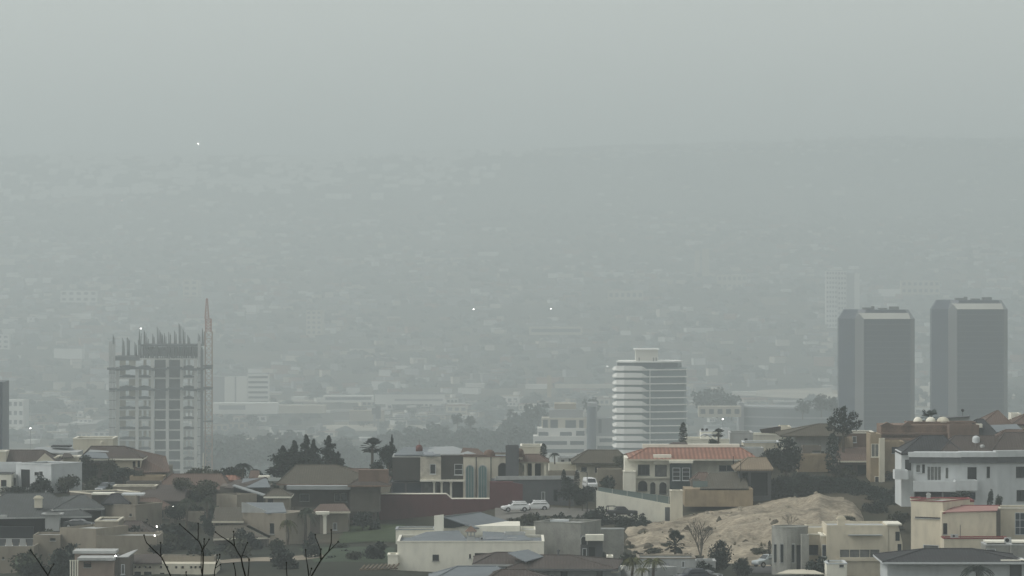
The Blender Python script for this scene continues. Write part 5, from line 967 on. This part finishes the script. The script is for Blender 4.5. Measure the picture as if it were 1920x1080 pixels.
    for x in list(range(206, 378, 7)):
        if r_.random() < .15: continue
        base = 668 if x < 260 else 647; top = base-r_.uniform(14, 34)-(12 if x < 262 else 0)*(1 if r_.random() < .6 else .6)-(8 if x in (206, 262, 297, 325, 332) else 0)
        mb = MB(); a = pp(x+r_.uniform(-2, 2), Y)[0]; yy = Y+r_.uniform(0, D)
        for q in range(3): mb.tube([(a+q*.5-.5, yy+.3*q, zz(base, Y)), (a+q*.5-.5+r_.uniform(-.3, .3), yy, zz(top+q*3, Y))], [.28, .16], 4)
        mb.build('rebar_column', CONCD, t)
    c_ = thing('tower_crane', 'slender orange tower crane beside the unfinished concrete tower', 'crane', P(389, 905, Y)); CR = mat('crane_paint', (.36, .25, .19), .7, .15, .1); CRT = mat('crane_red_paint', (.34, .14, .10), .7, .1, .1)
    def lattice(x0, x1, yb, yt, m, n, name, r=.27, tap=1.0):
        mb = MB(); a, b = pp(x0, Y)[0], pp(x1, Y)[0]; zb, zt = zz(yb, Y), zz(yt, Y); cx_ = (a+b)/2; hw = (b-a)/2
        def C4(z): s = 1+(tap-1)*(z-zb)/(zt-zb); return [V((cx_-hw*s, Y+3-hw*s, z)), V((cx_+hw*s, Y+3-hw*s, z)), V((cx_+hw*s, Y+3+hw*s, z)), V((cx_-hw*s, Y+3+hw*s, z))]
        for q in range(4): mb.tube([C4(zb)[q], C4(zt)[q]], [r, r], 4)
        for i in range(n):
            A, B = C4(zb+(zt-zb)*i/n), C4(zb+(zt-zb)*(i+1)/n)
            for q in range(4): mb.tube([A[q], B[(q+1) % 4]], [r*.6]*2, 3); mb.tube([B[q], B[(q+1) % 4]], [r*.6]*2, 3)
        mb.build(name, m, c_)
    lattice(384, 397, 905, 622, CR, 22, 'mast'); lattice(385, 395, 622, 598, CRT, 4, 'slewing_head', .3); lattice(383.5, 391, 598, 560, CRT, 7, 'raised_jib', .2, .3)
    for py in (686, 727, 790): MB().box(pp(379, Y)[0], pp(399, Y)[0], Y+1, Y+1.8, zz(py, Y)-.4, zz(py, Y)+.4).build('wall_tie', CONCD, c_)
construction()
def curved_tower():
    Y = 2150; t = thing('curved_tower', 'white curved office tower with stacked balcony bands and pale blue glass', 'building', P(1220, 850, Y))
    def outline(g, lw=0.0):
        pts = [(1150-g, 7), (1152-g, 0), (1170, -1.2), (1205, -.8), (1216, 1.8), (1228, 2.0), (1262, 4.6), (1287+g, 7), (1291+g, 10), (1287, 36), (1160, 36), (1150-g, 26)]
        return [((px-CX)*(Y)/F, Y+dy-g*.25) for px, dy in pts]
    z0 = zz(870, Y); G1 = mat('pale_tower_glass', (.15, .185, .195), .3, .18, .06, spec=.5); BW = mat('balcony_white', (.84, .835, .80), .85, .05, .05)
    MB().prism(outline(-2.5), z0, zz(690, Y)).build('glass_core', G1, t)
    n = 13; y0 = 692.5; pitch = 13.15
    for i in range(n+1):
        py = y0+i*pitch; z = zz(py, Y)
        if z < z0: break
        MB().prism(outline(0), z-.62, z).build('floor_band', BW, t)
        if i >= 0:
            pts = [(1150.5, 3.2), (1156, -.2), (1170, -1.5), (1190, -1.3), (1204, -.9), (1215, 1.4)]; hs = [1.5, 2.1, 2.15, 2.1, 1.9, .1]; vs = []
            for (px, dy), h_ in zip(pts, hs):
                x = (px-CX)*Y/F; vs += [(x, Y+dy-.35, z-.64), (x, Y+dy-.35, z+h_-.3), (x, Y+dy+.25, z+h_-.3), (x, Y+dy+.25, z-.64)]
            m_ = len(pts); fs = [(4*k+a, 4*(k+1)+a, 4*(k+1)+(a+1) % 4, 4*k+(a+1) % 4) for k in range(m_-1) for a in range(4)]+[(0, 1, 2, 3), (4*m_-1, 4*m_-2, 4*m_-3, 4*m_-4)]
            MB().add(vs, [tuple(reversed(f)) for f in fs]).build('balcony', BW, t)
        if i < n:
            r_ = random.Random(i)
            for k in range(2):
                a = 1158+r_.uniform(0, 30); b = a+r_.uniform(6, 16); MB().box((a-CX)*Y/F, (b-CX)*Y/F, Y-.45+1.2, Y+1.9, zz(py+pitch, Y)+.8, z-.7).build('window_bay', GLASS if r_.random() < .5 else CURT, t)
    for px in (1219,): MB().box((px-CX)*Y/F-.22, (px-CX)*Y/F+.22, Y+2.4+(px-1218)*.05, Y+3.4+(px-1218)*.07, z0, zz(692, Y)).build('mullion', BW, t)
    o = [((px-CX)*Y/F, Y+dy) for px, dy in ((1158, 5), (1190, 2), (1240, 3), (1272, 8), (1280, 14), (1272, 30), (1165, 30))]; MB().prism(o, zz(692, Y), zz(680, Y)).build('top_floor', BLUEG, t)
    o2 = [(x*1.0+(.6 if x > 62 else -.6), y-.8) for x, y in o]; MB().prism(o2, zz(680, Y), zz(677.5, Y)).build('roof_slab', BW, t)
    MB().box((1193-CX)*Y/F, (1235-CX)*Y/F, Y+8, Y+20, zz(678, Y), zz(656, Y)).build('penthouse', TBAND, t); MB().box((1190-CX)*Y/F, (1237-CX)*Y/F, Y+7.6, Y+20.4, zz(657, Y), zz(654.5, Y)).build('penthouse_roof', BW, t)
    for px in (1199, 1226, 1231): MB().box((px-CX)*Y/F-.3, (px-CX)*Y/F+.3, Y+5, Y+5.6, zz(678, Y), zz(671, Y)).build('vent', DGREY, t)
curved_tower()
def glass_tower(label, px0, top, Y):
    s = lambda d: (px0+d-CX)*Y/F
    t = thing('glass_tower', label, 'tower', V((s(70), Y, zz(880, Y)))); z0 = zz(890, Y); zs = zz(top+17, Y); zt = zz(top, Y)
    # footprint seen from the front: left side, pale corner strip, main face, right chamfer
    f = [(0, 26), (1, 20), (27, 3), (43, 0), (131, 3), (141, 12), (142, 30), (120, 46), (22, 46)]
    fp = [(s(a), Y+b) for a, b in f]; n = len(fp); cx_ = sum(p[0] for p in fp)/n; cy_ = sum(p[1] for p in fp)/n
    MB().prism(fp, z0, zs).build('shaft', TG, t)
    ins = lambda k: [(cx_+(x-cx_)*k, cy_+(y-cy_)*k) for x, y in fp]
    mb = MB(); A, B = fp, ins(.85); vs = [(x, y, zs+.01) for x, y in A]+[(x, y, zt) for x, y in B]; mb.add(vs, [(i, (i+1) % n, n+(i+1) % n, n+i) for i in range(n)]+[tuple(range(n, 2*n)), tuple(range(n-1, -1, -1))]); mb.build('sloping_crown', TG, t)
    def strip(a, b, za, zb, m, nm, off=.25):
        A, B = V((*fp[a], 0)), V((*fp[b], 0)); u = (B-A).normalized(); nn = V((-u.y, u.x, 0)); MB().obox(V((A.x, A.y, za))-nn*off, u, off+.02, (B-A).length, nn, zb-za).build(nm, m, t)
    strip(2, 3, z0, zs, TSTRIP, 'corner_strip'); strip(4, 5, z0, zs, mat('tower_mid_stone', (.11, .115, .12), .85, .08, .05), 'corner_strip')
    q = zz(top+6, Y); A, B = V((*fp[3], 0)), V((*fp[4], 0)); MB().add([(A.x, A.y-.3, zs), (B.x, B.y-.3, zs), (B.x-1.0, B.y+1.4, q), (A.x-3, A.y+1.4, q), (A.x, A.y+.6, zs), (B.x, B.y+.6, zs), (B.x-1.0, B.y+2.4, q), (A.x-3, A.y+2.4, q)], [(0, 1, 2, 3), (7, 6, 5, 4), (0, 4, 5, 1), (1, 5, 6, 2), (2, 6, 7, 3), (3, 7, 4, 0)]).build('crown_band', TBAND, t)
    A, B = V((*fp[2], 0)), V((*fp[3], 0)); MB().add([(A.x, A.y-.3, zs), (B.x, B.y-.3, zs), (B.x-2, B.y+1.4, q), (A.x+1, A.y+1.4, q), (A.x, A.y+.6, zs), (B.x, B.y+.6, zs), (B.x-2, B.y+2.4, q), (A.x+1, A.y+2.4, q)], [(0, 1, 2, 3), (7, 6, 5, 4), (0, 4, 5, 1), (1, 5, 6, 2), (2, 6, 7, 3), (3, 7, 4, 0)]).build('crown_band', TSTRIP, t)
    for k in range(27):                                      # faint storey lines
        z = zs-(k+1)*3.3; A, B = V((*fp[3], 0)), V((*fp[4], 0)); u = (B-A).normalized(); nn = V((-u.y, u.x, 0)); MB().obox(V((A.x, A.y, z))-nn*.06, u, .07, (B-A).length-.05, nn, .3).build('storey_line', mat('storey_metal', (.07, .08, .095), .5, .1, .1), t)
    for a, b, h_ in ((45, 60, 1.0), (62, 66, 1.6), (96, 112, 1.4), (75, 90, .7)): MB().box(s(a), s(b), Y+12, Y+22, zt-.1, zt+h_*1.2).build('roof_plant', DGREY, t)
glass_tower('dark glass tower with a pale crown band, nearer the white curved tower', 1577, 581, 2450)
glass_tower('taller dark glass tower with a pale crown band at right', 1752, 563, 2520)
def block(label, px0, px1, yt, yb, Y_, m, d=16, dY=0, rows=0, cols=0, gm=None, extra=(), cat='building', name='far_building', group=None, rm=None):
    Y = RM(Y_); t = thing(name, label, cat, P((px0+px1)/2, yb, Y), group); fr = Frame(px0, px1, Y, dY); z0, z1 = fr.Z(yb), fr.Z(yt)
    MB().obox(fr.pt(0, z0), fr.u, d, fr.w, fr.n, z1-z0).build('wall', m, t)
    if rm: MB().obox(fr.pt(-.5, z1+.01, -.5), fr.u, d+1, fr.w+1, fr.n, .8).build('roof', rm, t)
    if rows:
        ph = (z1-z0)/rows
        for r in range(rows):
            if cols == 0: MB().obox(fr.pt(fr.w*.04, z0+ph*(r+.35), -.12), fr.u, .2, fr.w*.92, fr.n, ph*.42).build('window_band', gm or BLUEG, t)
            else:
                for c_ in range(cols): MB().obox(fr.pt(fr.w*(c_+.22)/cols, z0+ph*(r+.3), -.12), fr.u, .2, fr.w*.56/cols, fr.n, ph*.45).build('window', gm or BLUEG, t)
    for a, b, y0, y1, mm, off in extra:
        Ya = Y-off; MB().box((a-CX)*Ya/F, (b-CX)*Ya/F, Ya, Ya+max(.4, off+.3), zz(y1, Ya), zz(y0, Ya)).build('block_part', mm, t)
    return t
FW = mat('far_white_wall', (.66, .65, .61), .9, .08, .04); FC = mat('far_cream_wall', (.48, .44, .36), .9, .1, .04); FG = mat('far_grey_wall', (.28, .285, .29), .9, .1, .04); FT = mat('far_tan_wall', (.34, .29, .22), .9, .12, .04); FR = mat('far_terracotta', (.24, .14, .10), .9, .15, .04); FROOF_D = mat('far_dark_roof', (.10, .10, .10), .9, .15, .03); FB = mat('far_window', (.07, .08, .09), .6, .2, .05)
block('white slab apartment block with a vertical dark slot, right of the crane', 398, 465, 706, 765, 3050, FG, 20, 0, 0, 0, None, ((421, 440, 706, 757, FW, .8), (443, 463, 706, 757, FW, .8), (412, 505, 699, 705, FG, .3)))
block('white apartment block with stacked balconies beside the slab with the slot', 464, 504, 703, 760, 3040, FW, 20, 0, 6, 0, FB)
block('dark glass building cut by the left edge of the photo', -60, 4.5, 716, 900, 1500, TG, 20, 0)
block('small white block with framed windows at the far left', 4, 44, 749, 800, 2900, FW, 14, -6, 3, 4, FB); block('small white building above it at the left edge of the photo', -20, 17, 627, 655, 4300, FW, 16, 0, 3, 3, FB)
def stepped():
    Y = 2650; t = thing('stepped_building', 'stepped grey white building with a dark round stair tower', 'building', P(1075, 860, Y))
    for a, b, y0, y1, mm, dy in ((1000, 1150, 818, 880, FW, 0), (1008, 1098, 803, 819, FW, 4), (1016, 1100, 784, 804, FC, 7), (1030, 1093, 768, 785, FG, 12), (1040, 1080, 757, 769, FT, 18), (1118, 1150, 784, 820, FG, 3), (1103, 1120, 756, 880, FG, 8)):
        Ya = Y+dy; MB().box((a-CX)*Ya/F, (b-CX)*Ya/F, Ya, Ya+26, zz(y1, Ya), zz(y0, Ya)).build('wall', mm, t)
    for a, b, y0, y1, dy in ((1003, 1063, 827, 834, 0), (1069, 1095, 827, 834, 0), (1010, 1028, 810, 817, 4), (1050, 1072, 810, 817, 4), (1080, 1096, 808, 817, 4), (1018, 1027, 787, 802, 7), (1032, 1046, 787, 804, 7), (1060, 1080, 788, 803, 7), (1086, 1094, 788, 812, 7), (1122, 1128, 786, 812, 3), (1124, 1148, 822, 829, 0), (1003, 1095, 842, 849, 0), (1120, 1150, 836, 842, 0)):
        Ya = Y+dy-.15; MB().box((a-CX)*Ya/F, (b-CX)*Ya/F, Ya, Ya+.3, zz(y1, Ya), zz(y0, Ya)).build('window', FB, t)
    r = 8.5*Y/F; MB().lathe(P(1109, 880, Y-1), [(r, 0), (r, 117*Y/F), (r*.96, 118*Y/F)], 20).build('stair_tower', mat('slate_blue_cladding', (.075, .09, .11), .8, .1, .05), t)
stepped()
def arc_building():
    Y = 2900; t = thing('arc_building', 'long low curved building with pale floor bands, left of the glass towers', 'building', P(1480, 850, Y))
    def out(g): return [((1392+190*k/12-CX)*Y/F*1.0, Y+14-26*math.sin(k/12*2.2)-g) for k in range(13)]+[((1582-CX)*Y/F, Y+40), ((1392-CX)*Y/F, Y+40)]
    MB().prism(out(0), zz(870, Y), zz(764, Y)).build('wall', mat('grey_blue_facade', (.13, .15, .16), .6, .1, .05), t)
    for py in (764, 782, 799, 816): MB().prism(out(.5), zz(py, Y)-.7, zz(py, Y)+.4).build('floor_band', FG, t)
    MB().box((1386-CX)*Y/F, (1396-CX)*Y/F, Y+8, Y+30, zz(860, Y), zz(756, Y)).build('end_wall', FG, t)
arc_building()
block('tall white hotel slab of small windows in the haze behind the glass towers', 1549, 1570, 508, 615, 4600, FW, 20, 0, 12, 4, FB); block('white hotel slab beside the taller one, separated by a dark slot', 1571, 1587, 508, 620, 4605, FW, 20, 0, 12, 3, FB, ((1552, 1580, 503, 506, FW, 1),)); block('plain pale slab with a dark side, right of the hotel slabs', 1588, 1612, 512, 610, 4610, FG, 20, 0, 0, 0, None, ((1602, 1612, 512, 610, FW, .5),))
block('pale slender twin block on the far hillside', 1303, 1312, 470, 510, 5600, FC, 14); block('second pale slender block next to the first on the far hillside', 1317, 1330, 466, 518, 5600, FC, 14)
block('small bright terrace block on the hillside, left of centre above the crane', 113, 182, 545, 567, 4900, FW, 12, 0, 2, 5, FB); block('square cream block on the hillside above the construction tower', 343, 371, 525, 556, 5000, FC, 20, -5, 3, 2, FB)
block('grey beige tower block on the slope in the middle of the valley', 574, 603, 582, 628, 4500, FC, 18, -4, 5, 3, FB); block('long low pale building on the slope, above the stepped building', 992, 1092, 613, 628, 4400, FC, 20, 0, 1, 0, FB); block('wide pale house row on the slope, below the slender twin blocks', 1140, 1206, 545, 562, 5100, FC, 16, 0, 1, 6, FB)
block('long white low warehouse with a dark roof line, centre of the valley', 703, 834, 738, 758, 3250, FW, 24, 0, 0, 0, None, ((703, 834, 736, 739.5, FG, .6), (740, 830, 748, 752, FG, .2))); block('white low warehouse left of the longer one', 606, 700, 742, 754, 3260, FW, 22, 0, 1, 0, FB); block('low tan hall below the warehouses', 655, 720, 770, 790, 2950, FT, 20)
block('pale arena-like hall with a dark opening, right of the crane foot', 398, 520, 756, 776, 2950, FW, 26, 0, 0, 0, None, ((410, 460, 760, 768, FG, .3),)); block('grey modern building left of the grey tree belt', 520, 610, 760, 775, 3000, FC, 24); block('long pale wall along the far road', 1040, 1300, 720, 728, 3500, FC, 4); block('small white gabled shed between the glass towers', 1742, 1756, 717, 730, 3000, FW, 8, 0, 1, 1, FB)
block('white pillar-like block above the stepped building', 1026, 1034, 704, 745, 2700, FC, 6); block('pale low house row right behind the curved tower', 1310, 1390, 762, 782, 2500, FC, 14, 0, 1, 5, FB)
block('pale block on the hillside left of the slender twin blocks', 1345, 1400, 515, 545, 5500, FC, 20, 0, 2, 6, FB); block('broad pale block on the hillside right of the hotel slabs', 1690, 1762, 526, 552, 4900, FC, 24, 0, 2, 7, FB)
sh = random.Random(19); n_s = 0
for i in range(64):
    Y = sh.uniform(2750, 3700); px = sh.choice((sh.uniform(405, 1010), sh.uniform(405, 1010), sh.uniform(1290, 1575), sh.uniform(0, 200))); Yr = RM(Y); z = ground_z((px-CX)*Yr/F, Yr); pb = HY+(ZC-z)*F/Yr; w_ = sh.uniform(12, 46); h_ = sh.uniform(3.5, 7.5)
    m = sh.choice((FW, FC, FG, FW)); block({FW: 'low white shed standing among the valley lots', FC: 'low cream shed standing among the valley lots', FG: 'low grey shed standing among the valley lots'}[m], px, px+w_, pb-h_, pb+2, Y, m, 14, sh.uniform(-6, 6), 0, 0, None, (), 'shed', 'valley_shed', {FW: 'white sheds in the valley', FC: 'cream sheds in the valley', FG: 'grey sheds in the valley'}[m], sh.choice((FG, FT, FROOF_D, FW)))
for px, py, yb, Y, lab in ((702, 765, 800, 2800, 'tall grey tree trunk pole rising from the tree belt, left one'), (709, 762, 830, 2750, 'thick grey pillar sign rising out of the tree belt')):
    Y = RM(Y); p = P(px, yb, Y); h_ = (yb-py)*Y/F; t = thing('sign_pylon', lab, 'pylon', p); MB().box(p.x-.8, p.x+.8, Y, Y+1.6, p.z, p.z+h_).build('mast', FG, t); MB().box(p.x-2.2, p.x+2.2, Y-.1, Y+1.7, p.z+h_*.66, p.z+h_).build('panel', DGREY, t)
# ---------------- pale open lots and the road in the valley
LOT = mat('bare_tan_lot', (.33, .30, .24), .95, .45, .012, 0, .2); LOTS = []
for a in ([(810, 2640), (1005, 2640), (1005, 2800), (860, 2790)], [(640, 2610), (745, 2610), (745, 2740), (660, 2730)], [(405, 2790), (560, 2790), (600, 2900), (405, 2880)], [(560, 3010), (800, 3030), (800, 3120), (600, 3090)], [(30, 2680), (180, 2680), (170, 2780), (20, 2780)], [(500, 3390), (760, 3390), (790, 3470), (560, 3460)], [(860, 3420), (1030, 3430), (1010, 3540), (900, 3520)], [(1360, 3480), (1575, 3420), (1575, 3640), (1450, 3580)], [(1290, 3300), (1400, 3300), (1380, 3400), (1300, 3400)], [(1720, 3300), (1752, 3300), (1752, 3700), (1725, 3700)], [(1090, 2640), (1150, 2640), (1150, 2800), (1080, 2760)], [(1890, 3350), (1960, 3350), (1960, 3600), (1885, 3600)]): patch('bare_lot', a, LOT, 1.2, 25); LOTS.append((min(q[0] for q in a)-4, max(q[0] for q in a)+4, RM(min(q[1] for q in a))-40, RM(max(q[1] for q in a))))
def on_lot(px, Y): return any(a < px < b and c_ < Y < d for a, b, c_, d in LOTS)
patch('valley_road', [(-50, 3120), (1000, 3340), (1000, 3370), (-50, 3150)], mat('pale_road', (.30, .29, .27), .9, .1, .01), 1.6, 25); patch('valley_road', [(1000, 3340), (2000, 3420), (2000, 3450), (1000, 3370)], MATS['pale_road'], 1.6, 25)
# ================================================================ trees of the valley
def far_proto(kind, seed, h, w_, n, s): mk(kind, seed, lob(seed, 10, w_*.32, h*.35, h*.85, w_*.17, w_*.24), n, s, L_FAR, h, w_, h*.6, .3)
far_proto('valley_tree', 51, 14, 13, 420, 1.0); far_proto('tall_valley_tree', 52, 20, 12, 420, 1.0)
belt = [(405, 812), (480, 800), (560, 795), (640, 812), (700, 822), (740, 800), (790, 792), (850, 778), (900, 795), (950, 782), (985, 765), (1000, 780)]
r_ = random.Random(77)
for i in range(150):
    px = r_.uniform(385, 1015); Y = r_.uniform(2750, 3300); top = lerp_list(belt, px)+r_.uniform(-6, 24)+(3300-Y)*.045; h_ = r_.uniform(14, 24)
    z = ZC-(top-HY)*Y/F-h_; k = 'valley_tree' if r_.random() < .75 else 'tall_valley_tree'
    plant(k, 'grey hazy tree in the belt of trees behind the ridge' if k == 'valley_tree' else 'tall grey hazy tree in the belt of trees behind the ridge', px, 0, Y, h_*F/Y, r_.uniform(14, 23)*F/Y, 'trees of the hazy belt' if k == 'valley_tree' else 'tall trees of the hazy belt', zfix=V(((px-CX)*Y/F, Y, z)))
for px, Y, top, h_ in ((1318, 3100, 730, 20), (1345, 3150, 726, 22), (1372, 3100, 738, 19), (1540, 2800, 738, 15), (1560, 2820, 742, 14), (1505, 2800, 748, 13), (1110, 3000, 745, 16), (965, 3050, 768, 22), (1010, 3050, 752, 24), (858, 2900, 775, 10), (882, 2900, 778, 10)):
    plant('valley_tree', 'large hazy tree standing out among the valley buildings', px, 0, Y, h_*F/Y, h_*1.0*F/Y, 'large trees among the valley buildings', zfix=V(((px-CX)*Y/F, Y, ZC-(top-HY)*Y/F-h_)))
for i in range(120):
    px = r_.choice((r_.uniform(405, 1010), r_.uniform(1290, 1580), r_.uniform(1715, 1755), r_.uniform(1885, 1930), r_.uniform(0, 200), r_.uniform(1000, 1150))); Y = RM(r_.uniform(2500, 3400)); x = (px-CX)*Y/F; h_ = r_.uniform(8, 16)
    plant('valley_tree', 'hazy tree standing among the valley buildings', px, 0, Y, h_*F/Y, h_*1.1*F/Y, 'trees among the valley buildings', zfix=V((x, Y, ground_z(x, Y)-1)))
# the wooded flank below the belt, one mass
def blob(mb, x, y, z, r, r_, q=.7):
    vs = []; 
    for a, zt_ in ((0, -1), (5, -.35), (5, .45), (0, 1)):
        if a == 0: vs.append((x, y, z+zt_*r*q))
        else:
            for k in range(a): t = (k+(.5 if zt_ > 0 else 0))/a*6.283; g = r*r_.uniform(.75, 1.2)*.95; vs.append((x+math.cos(t)*g, y+math.sin(t)*g, z+zt_*r*q))
    mb.add(vs, [(0, 1+(k+1) % 5, 1+k) for k in range(5)]+[(11, 6+k, 6+(k+1) % 5) for k in range(5)]+[f for k in range(5) for f in ((1+k, 1+(k+1) % 5, 6+k), (1+(k+1) % 5, 6+(k+1) % 5, 6+k))])
mb = MB()
for i in range(1500):
    Y = r_.uniform(2700, 3350); px = r_.uniform(-60, 1980)
    if 195 < px < 410 and Y > 2150 or Y > 1500 and 1100 < px < 1320 or on_lot(px, Y): continue
    x = (px-CX)*Y/F; R_ = r_.uniform(3, 6); blob(mb, x, Y, ground_z(x, Y)+R_*.4, R_, r_)
o = mb.build('valley_woodland', L_FAR, org=V((0, 1800, 0))); o['kind'] = 'stuff'; o['label'] = 'hazy grey woodland filling the hidden valley floor behind the ridge'
# ================================================================ the city on the far hills
def density(px, py):
    if py < 430 and px > 860: d = .1 if py > 300 else .9
    elif py < 330: d = 1.0
    else: d = .75
    if 1000 < px < 1500 and 560 < py < 640: d *= .6
    if 600 < px < 1100 and 360 < py < 520: d *= .55
    return d*(.12+1.6*max(0, noise.noise(V((px/130, py/45, 4)))+.22))
def py_of(Y): return lerp_list([(RM(a), b) for a, b in [(2600, 880), (3000, 808), (3500, 745), (4200, 668), (5000, 592), (6000, 512), (7000, 440), (8000, 376), (9000, 296), (9500, 276)]], Y)
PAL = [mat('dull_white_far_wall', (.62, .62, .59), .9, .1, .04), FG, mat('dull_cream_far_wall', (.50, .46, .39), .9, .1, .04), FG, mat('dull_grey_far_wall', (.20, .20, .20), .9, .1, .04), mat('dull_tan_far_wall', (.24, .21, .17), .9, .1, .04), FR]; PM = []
def far_house(mb, x, Y, w_, d, h_, yaw, wi, ri):
    z = ground_z(x, Y)-3; u = V((math.cos(yaw), math.sin(yaw), 0)); n_ = V((-u.y, u.x, 0)); A = V((x, Y, z))-u*w_/2
    mb.obox(A, u, d, w_, n_, h_+3, wi); mb.obox(A-u*.4-n_*.4+V((0, 0, h_+3.02)), u, d+.8, w_+.8, n_, .5, ri)
FROOF = [mat('far_pale_roof', (.22, .22, .21), .9, .15, .03), mat('far_dark_roof', (.10, .10, .10), .9, .15, .03), FR]
cand = []
while len(cand) < 4800:
    Y = RM(r_.uniform(2900, 9450)); px = r_.uniform(-120, 2040)
    if r_.random() < density(px, py_of(Y)) and r_.random() < Y/12000+.1 and not on_lot(px, Y): cand.append((Y, px))
cand.sort(); protos = {}
LABS = ['pale hazy house with a pale roof on the near valley slope', 'pale hazy house with a dark roof on the near valley slope', 'cream hazy house with a terracotta roof on the near valley slope', 'grey hazy house with a pale roof on the near valley slope', 'tan hazy house with a dark roof on the near valley slope']
SPEC = [(FW, FT), (FW, FROOF[1]), (FC, FR), (FG, FROOF[0]), (FT, FROOF[1])]
n_ind = 0; rest = []
for Y, px in cand:
    if n_ind < 295:
        k = r_.randrange(5); x = (px-CX)*Y/F
        if k not in protos:
            mb = MB(); mb.box(-6, 6, 0, 9, -4, 4.5); mb.box(-6.5, 6.5, -.5, 9.5, 4.52, 5.0, 1)
            for q in range(3): mb.box(-4.8+q*3.6, -2.6+q*3.6, -.12, .1, 1.2, 3.2, 2)
            if k in (0, 3): mb.box(1, 4.5, 3, 7, 5.02, 7.2)
            o = mb.build('hillside_house', [*SPEC[k], FB], org=V((0, 0, 0))); protos[k] = o
        else: o = protos[k].copy(); _link(o)
        o.location = (x, Y, ground_z(x, Y)); o.rotation_euler = (0, 0, r_.uniform(-.6, .6)); s = r_.uniform(.7, 1.5); o.scale = (s*r_.uniform(.8, 1.5), s, s*r_.uniform(.8, 1.25)); tag(o, LABS[k], 'house', 'hazy '+LABS[k].split(' hazy')[0]+(' flat' if 'pale roof' in LABS[k] else ' dark' if 'dark roof' in LABS[k] else ' tiled')+' houses on the near valley slope'); n_ind += 1
    else: rest.append((Y, px))
mb = MB()
for Y, px in rest:
    x = (px-CX)*Y/F; big = r_.random() < .06
    crest = Y > RM(7900) and px < 1020 and r_.random() < .5
    if crest: far_house(mb, x, Y, r_.uniform(14, 40), 12, r_.uniform(8, 18), r_.uniform(-.3, .3), 10, 7); continue
    far_house(mb, x, Y, r_.uniform(8, 20)*(2.2 if big else 1), r_.uniform(8, 13), r_.uniform(3, 9)*(1.5 if big else 1), r_.uniform(-.5, .5), r_.randrange(7), 7+r_.choice((0, 0, 1, 2)))
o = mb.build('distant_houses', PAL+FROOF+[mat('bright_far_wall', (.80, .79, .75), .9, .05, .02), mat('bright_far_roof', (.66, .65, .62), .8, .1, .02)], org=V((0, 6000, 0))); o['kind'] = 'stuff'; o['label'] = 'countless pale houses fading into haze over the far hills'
mb = MB()
for i in range(9000):
    Y = RM(r_.uniform(2700, 9400)); px = r_.uniform(-150, 2070)
    if r_.random() > Y/12000+.15 or on_lot(px, Y): continue
    if noise.noise(V((px/75, py_of(Y)/26, 12))) < -.12 and r_.random() < .75: continue
    x = (px-CX)*Y/F; R_ = r_.uniform(3, 11)*(1+.5*noise.noise(V((px/90, py_of(Y)/40, 7)))); blob(mb, x, Y, ground_z(x, Y)+R_*.3, R_, r_)
o = mb.build('distant_trees', L_FAR, org=V((0, 6000, 0))); o['kind'] = 'stuff'; o['label'] = 'dark trees scattered among the far hillside houses'
# ================================================================ far lamps that are lit
GL = [glowmat('lit_floodlight', (1, .98, .93), q) for q in (4, 9, 20, 45)]
for px, py, lab in ((371, 269, 'bright floodlight on the skyline, brighter of two'), (416, 269.5, 'faint floodlight on the skyline right of the brighter one'), (678, 290, 'bright floodlight on the skyline near the middle'), (229, 376, 'bright lamp high on the far hillside at left'), (264, 616, 'bright lamp just over the rebar of the unfinished tower'), (888, 580, 'bright lamp on the slope in the middle of the valley'), (1033, 579, 'small lamp on the slope, right of the middle one'), (57, 803, 'bright lamp in the valley at the far left'), (1355, 786, 'bright pair lamp in the valley right of the curved tower'), (1139, 687, 'small lamp left of the curved tower top')):
    Y = 3000
    while Y < RM(9350) and py_of(Y) > py+14: Y += 25
    if py > 760: Y = 2900
    p = P(px, py, Y); g = ground_z(p.x, Y); rr = (1.1 if 'bright ' in lab else .8)*Y/F
    t = thing('flood_lamp', lab, 'lamp', V((p.x, Y, min(g, p.z-6)))); MB().tube([(p.x, Y+.5, min(g, p.z-6)), (p.x, Y+.5, p.z-rr*.5)], [.25, .2], 6).build('mast', DGREY, t)
    em = GL[min(3, int(Y/2900))]; MB().lathe(p-V((0, 0, rr)), [(rr*.5, 0), (rr*.9, rr*.5), (rr, rr), (rr*.9, rr*1.5), (rr*.4, rr*2)], 12).build('lamp_head', em, t)
# ---------------------------------------------------------------- haze: one closed box of even air
def build_haze():
    mb = MB(); mb.box(-4300, 4300, -90, 17000, -420, ZC+380)
    m = bpy.data.materials.new('haze'); m.use_nodes = True; n = m.node_tree; n.nodes.clear()
    out = n.nodes.new('ShaderNodeOutputMaterial'); pv = n.nodes.new('ShaderNodeVolumePrincipled')
    pv.inputs['Color'].default_value = HAZE_COLOR; pv.inputs['Density'].default_value = HAZE_DENSITY
    pv.inputs['Anisotropy'].default_value = HAZE_ANISO
    n.links.new(pv.outputs[0], out.inputs['Volume'])
    o = mb.build('haze', m, org=V((0, 0, 0))); o['kind'] = 'stuff'; o['label'] = 'pale grey morning haze lying over the valley and the hills'
HAZE_ANISO = 0.45
build_haze()
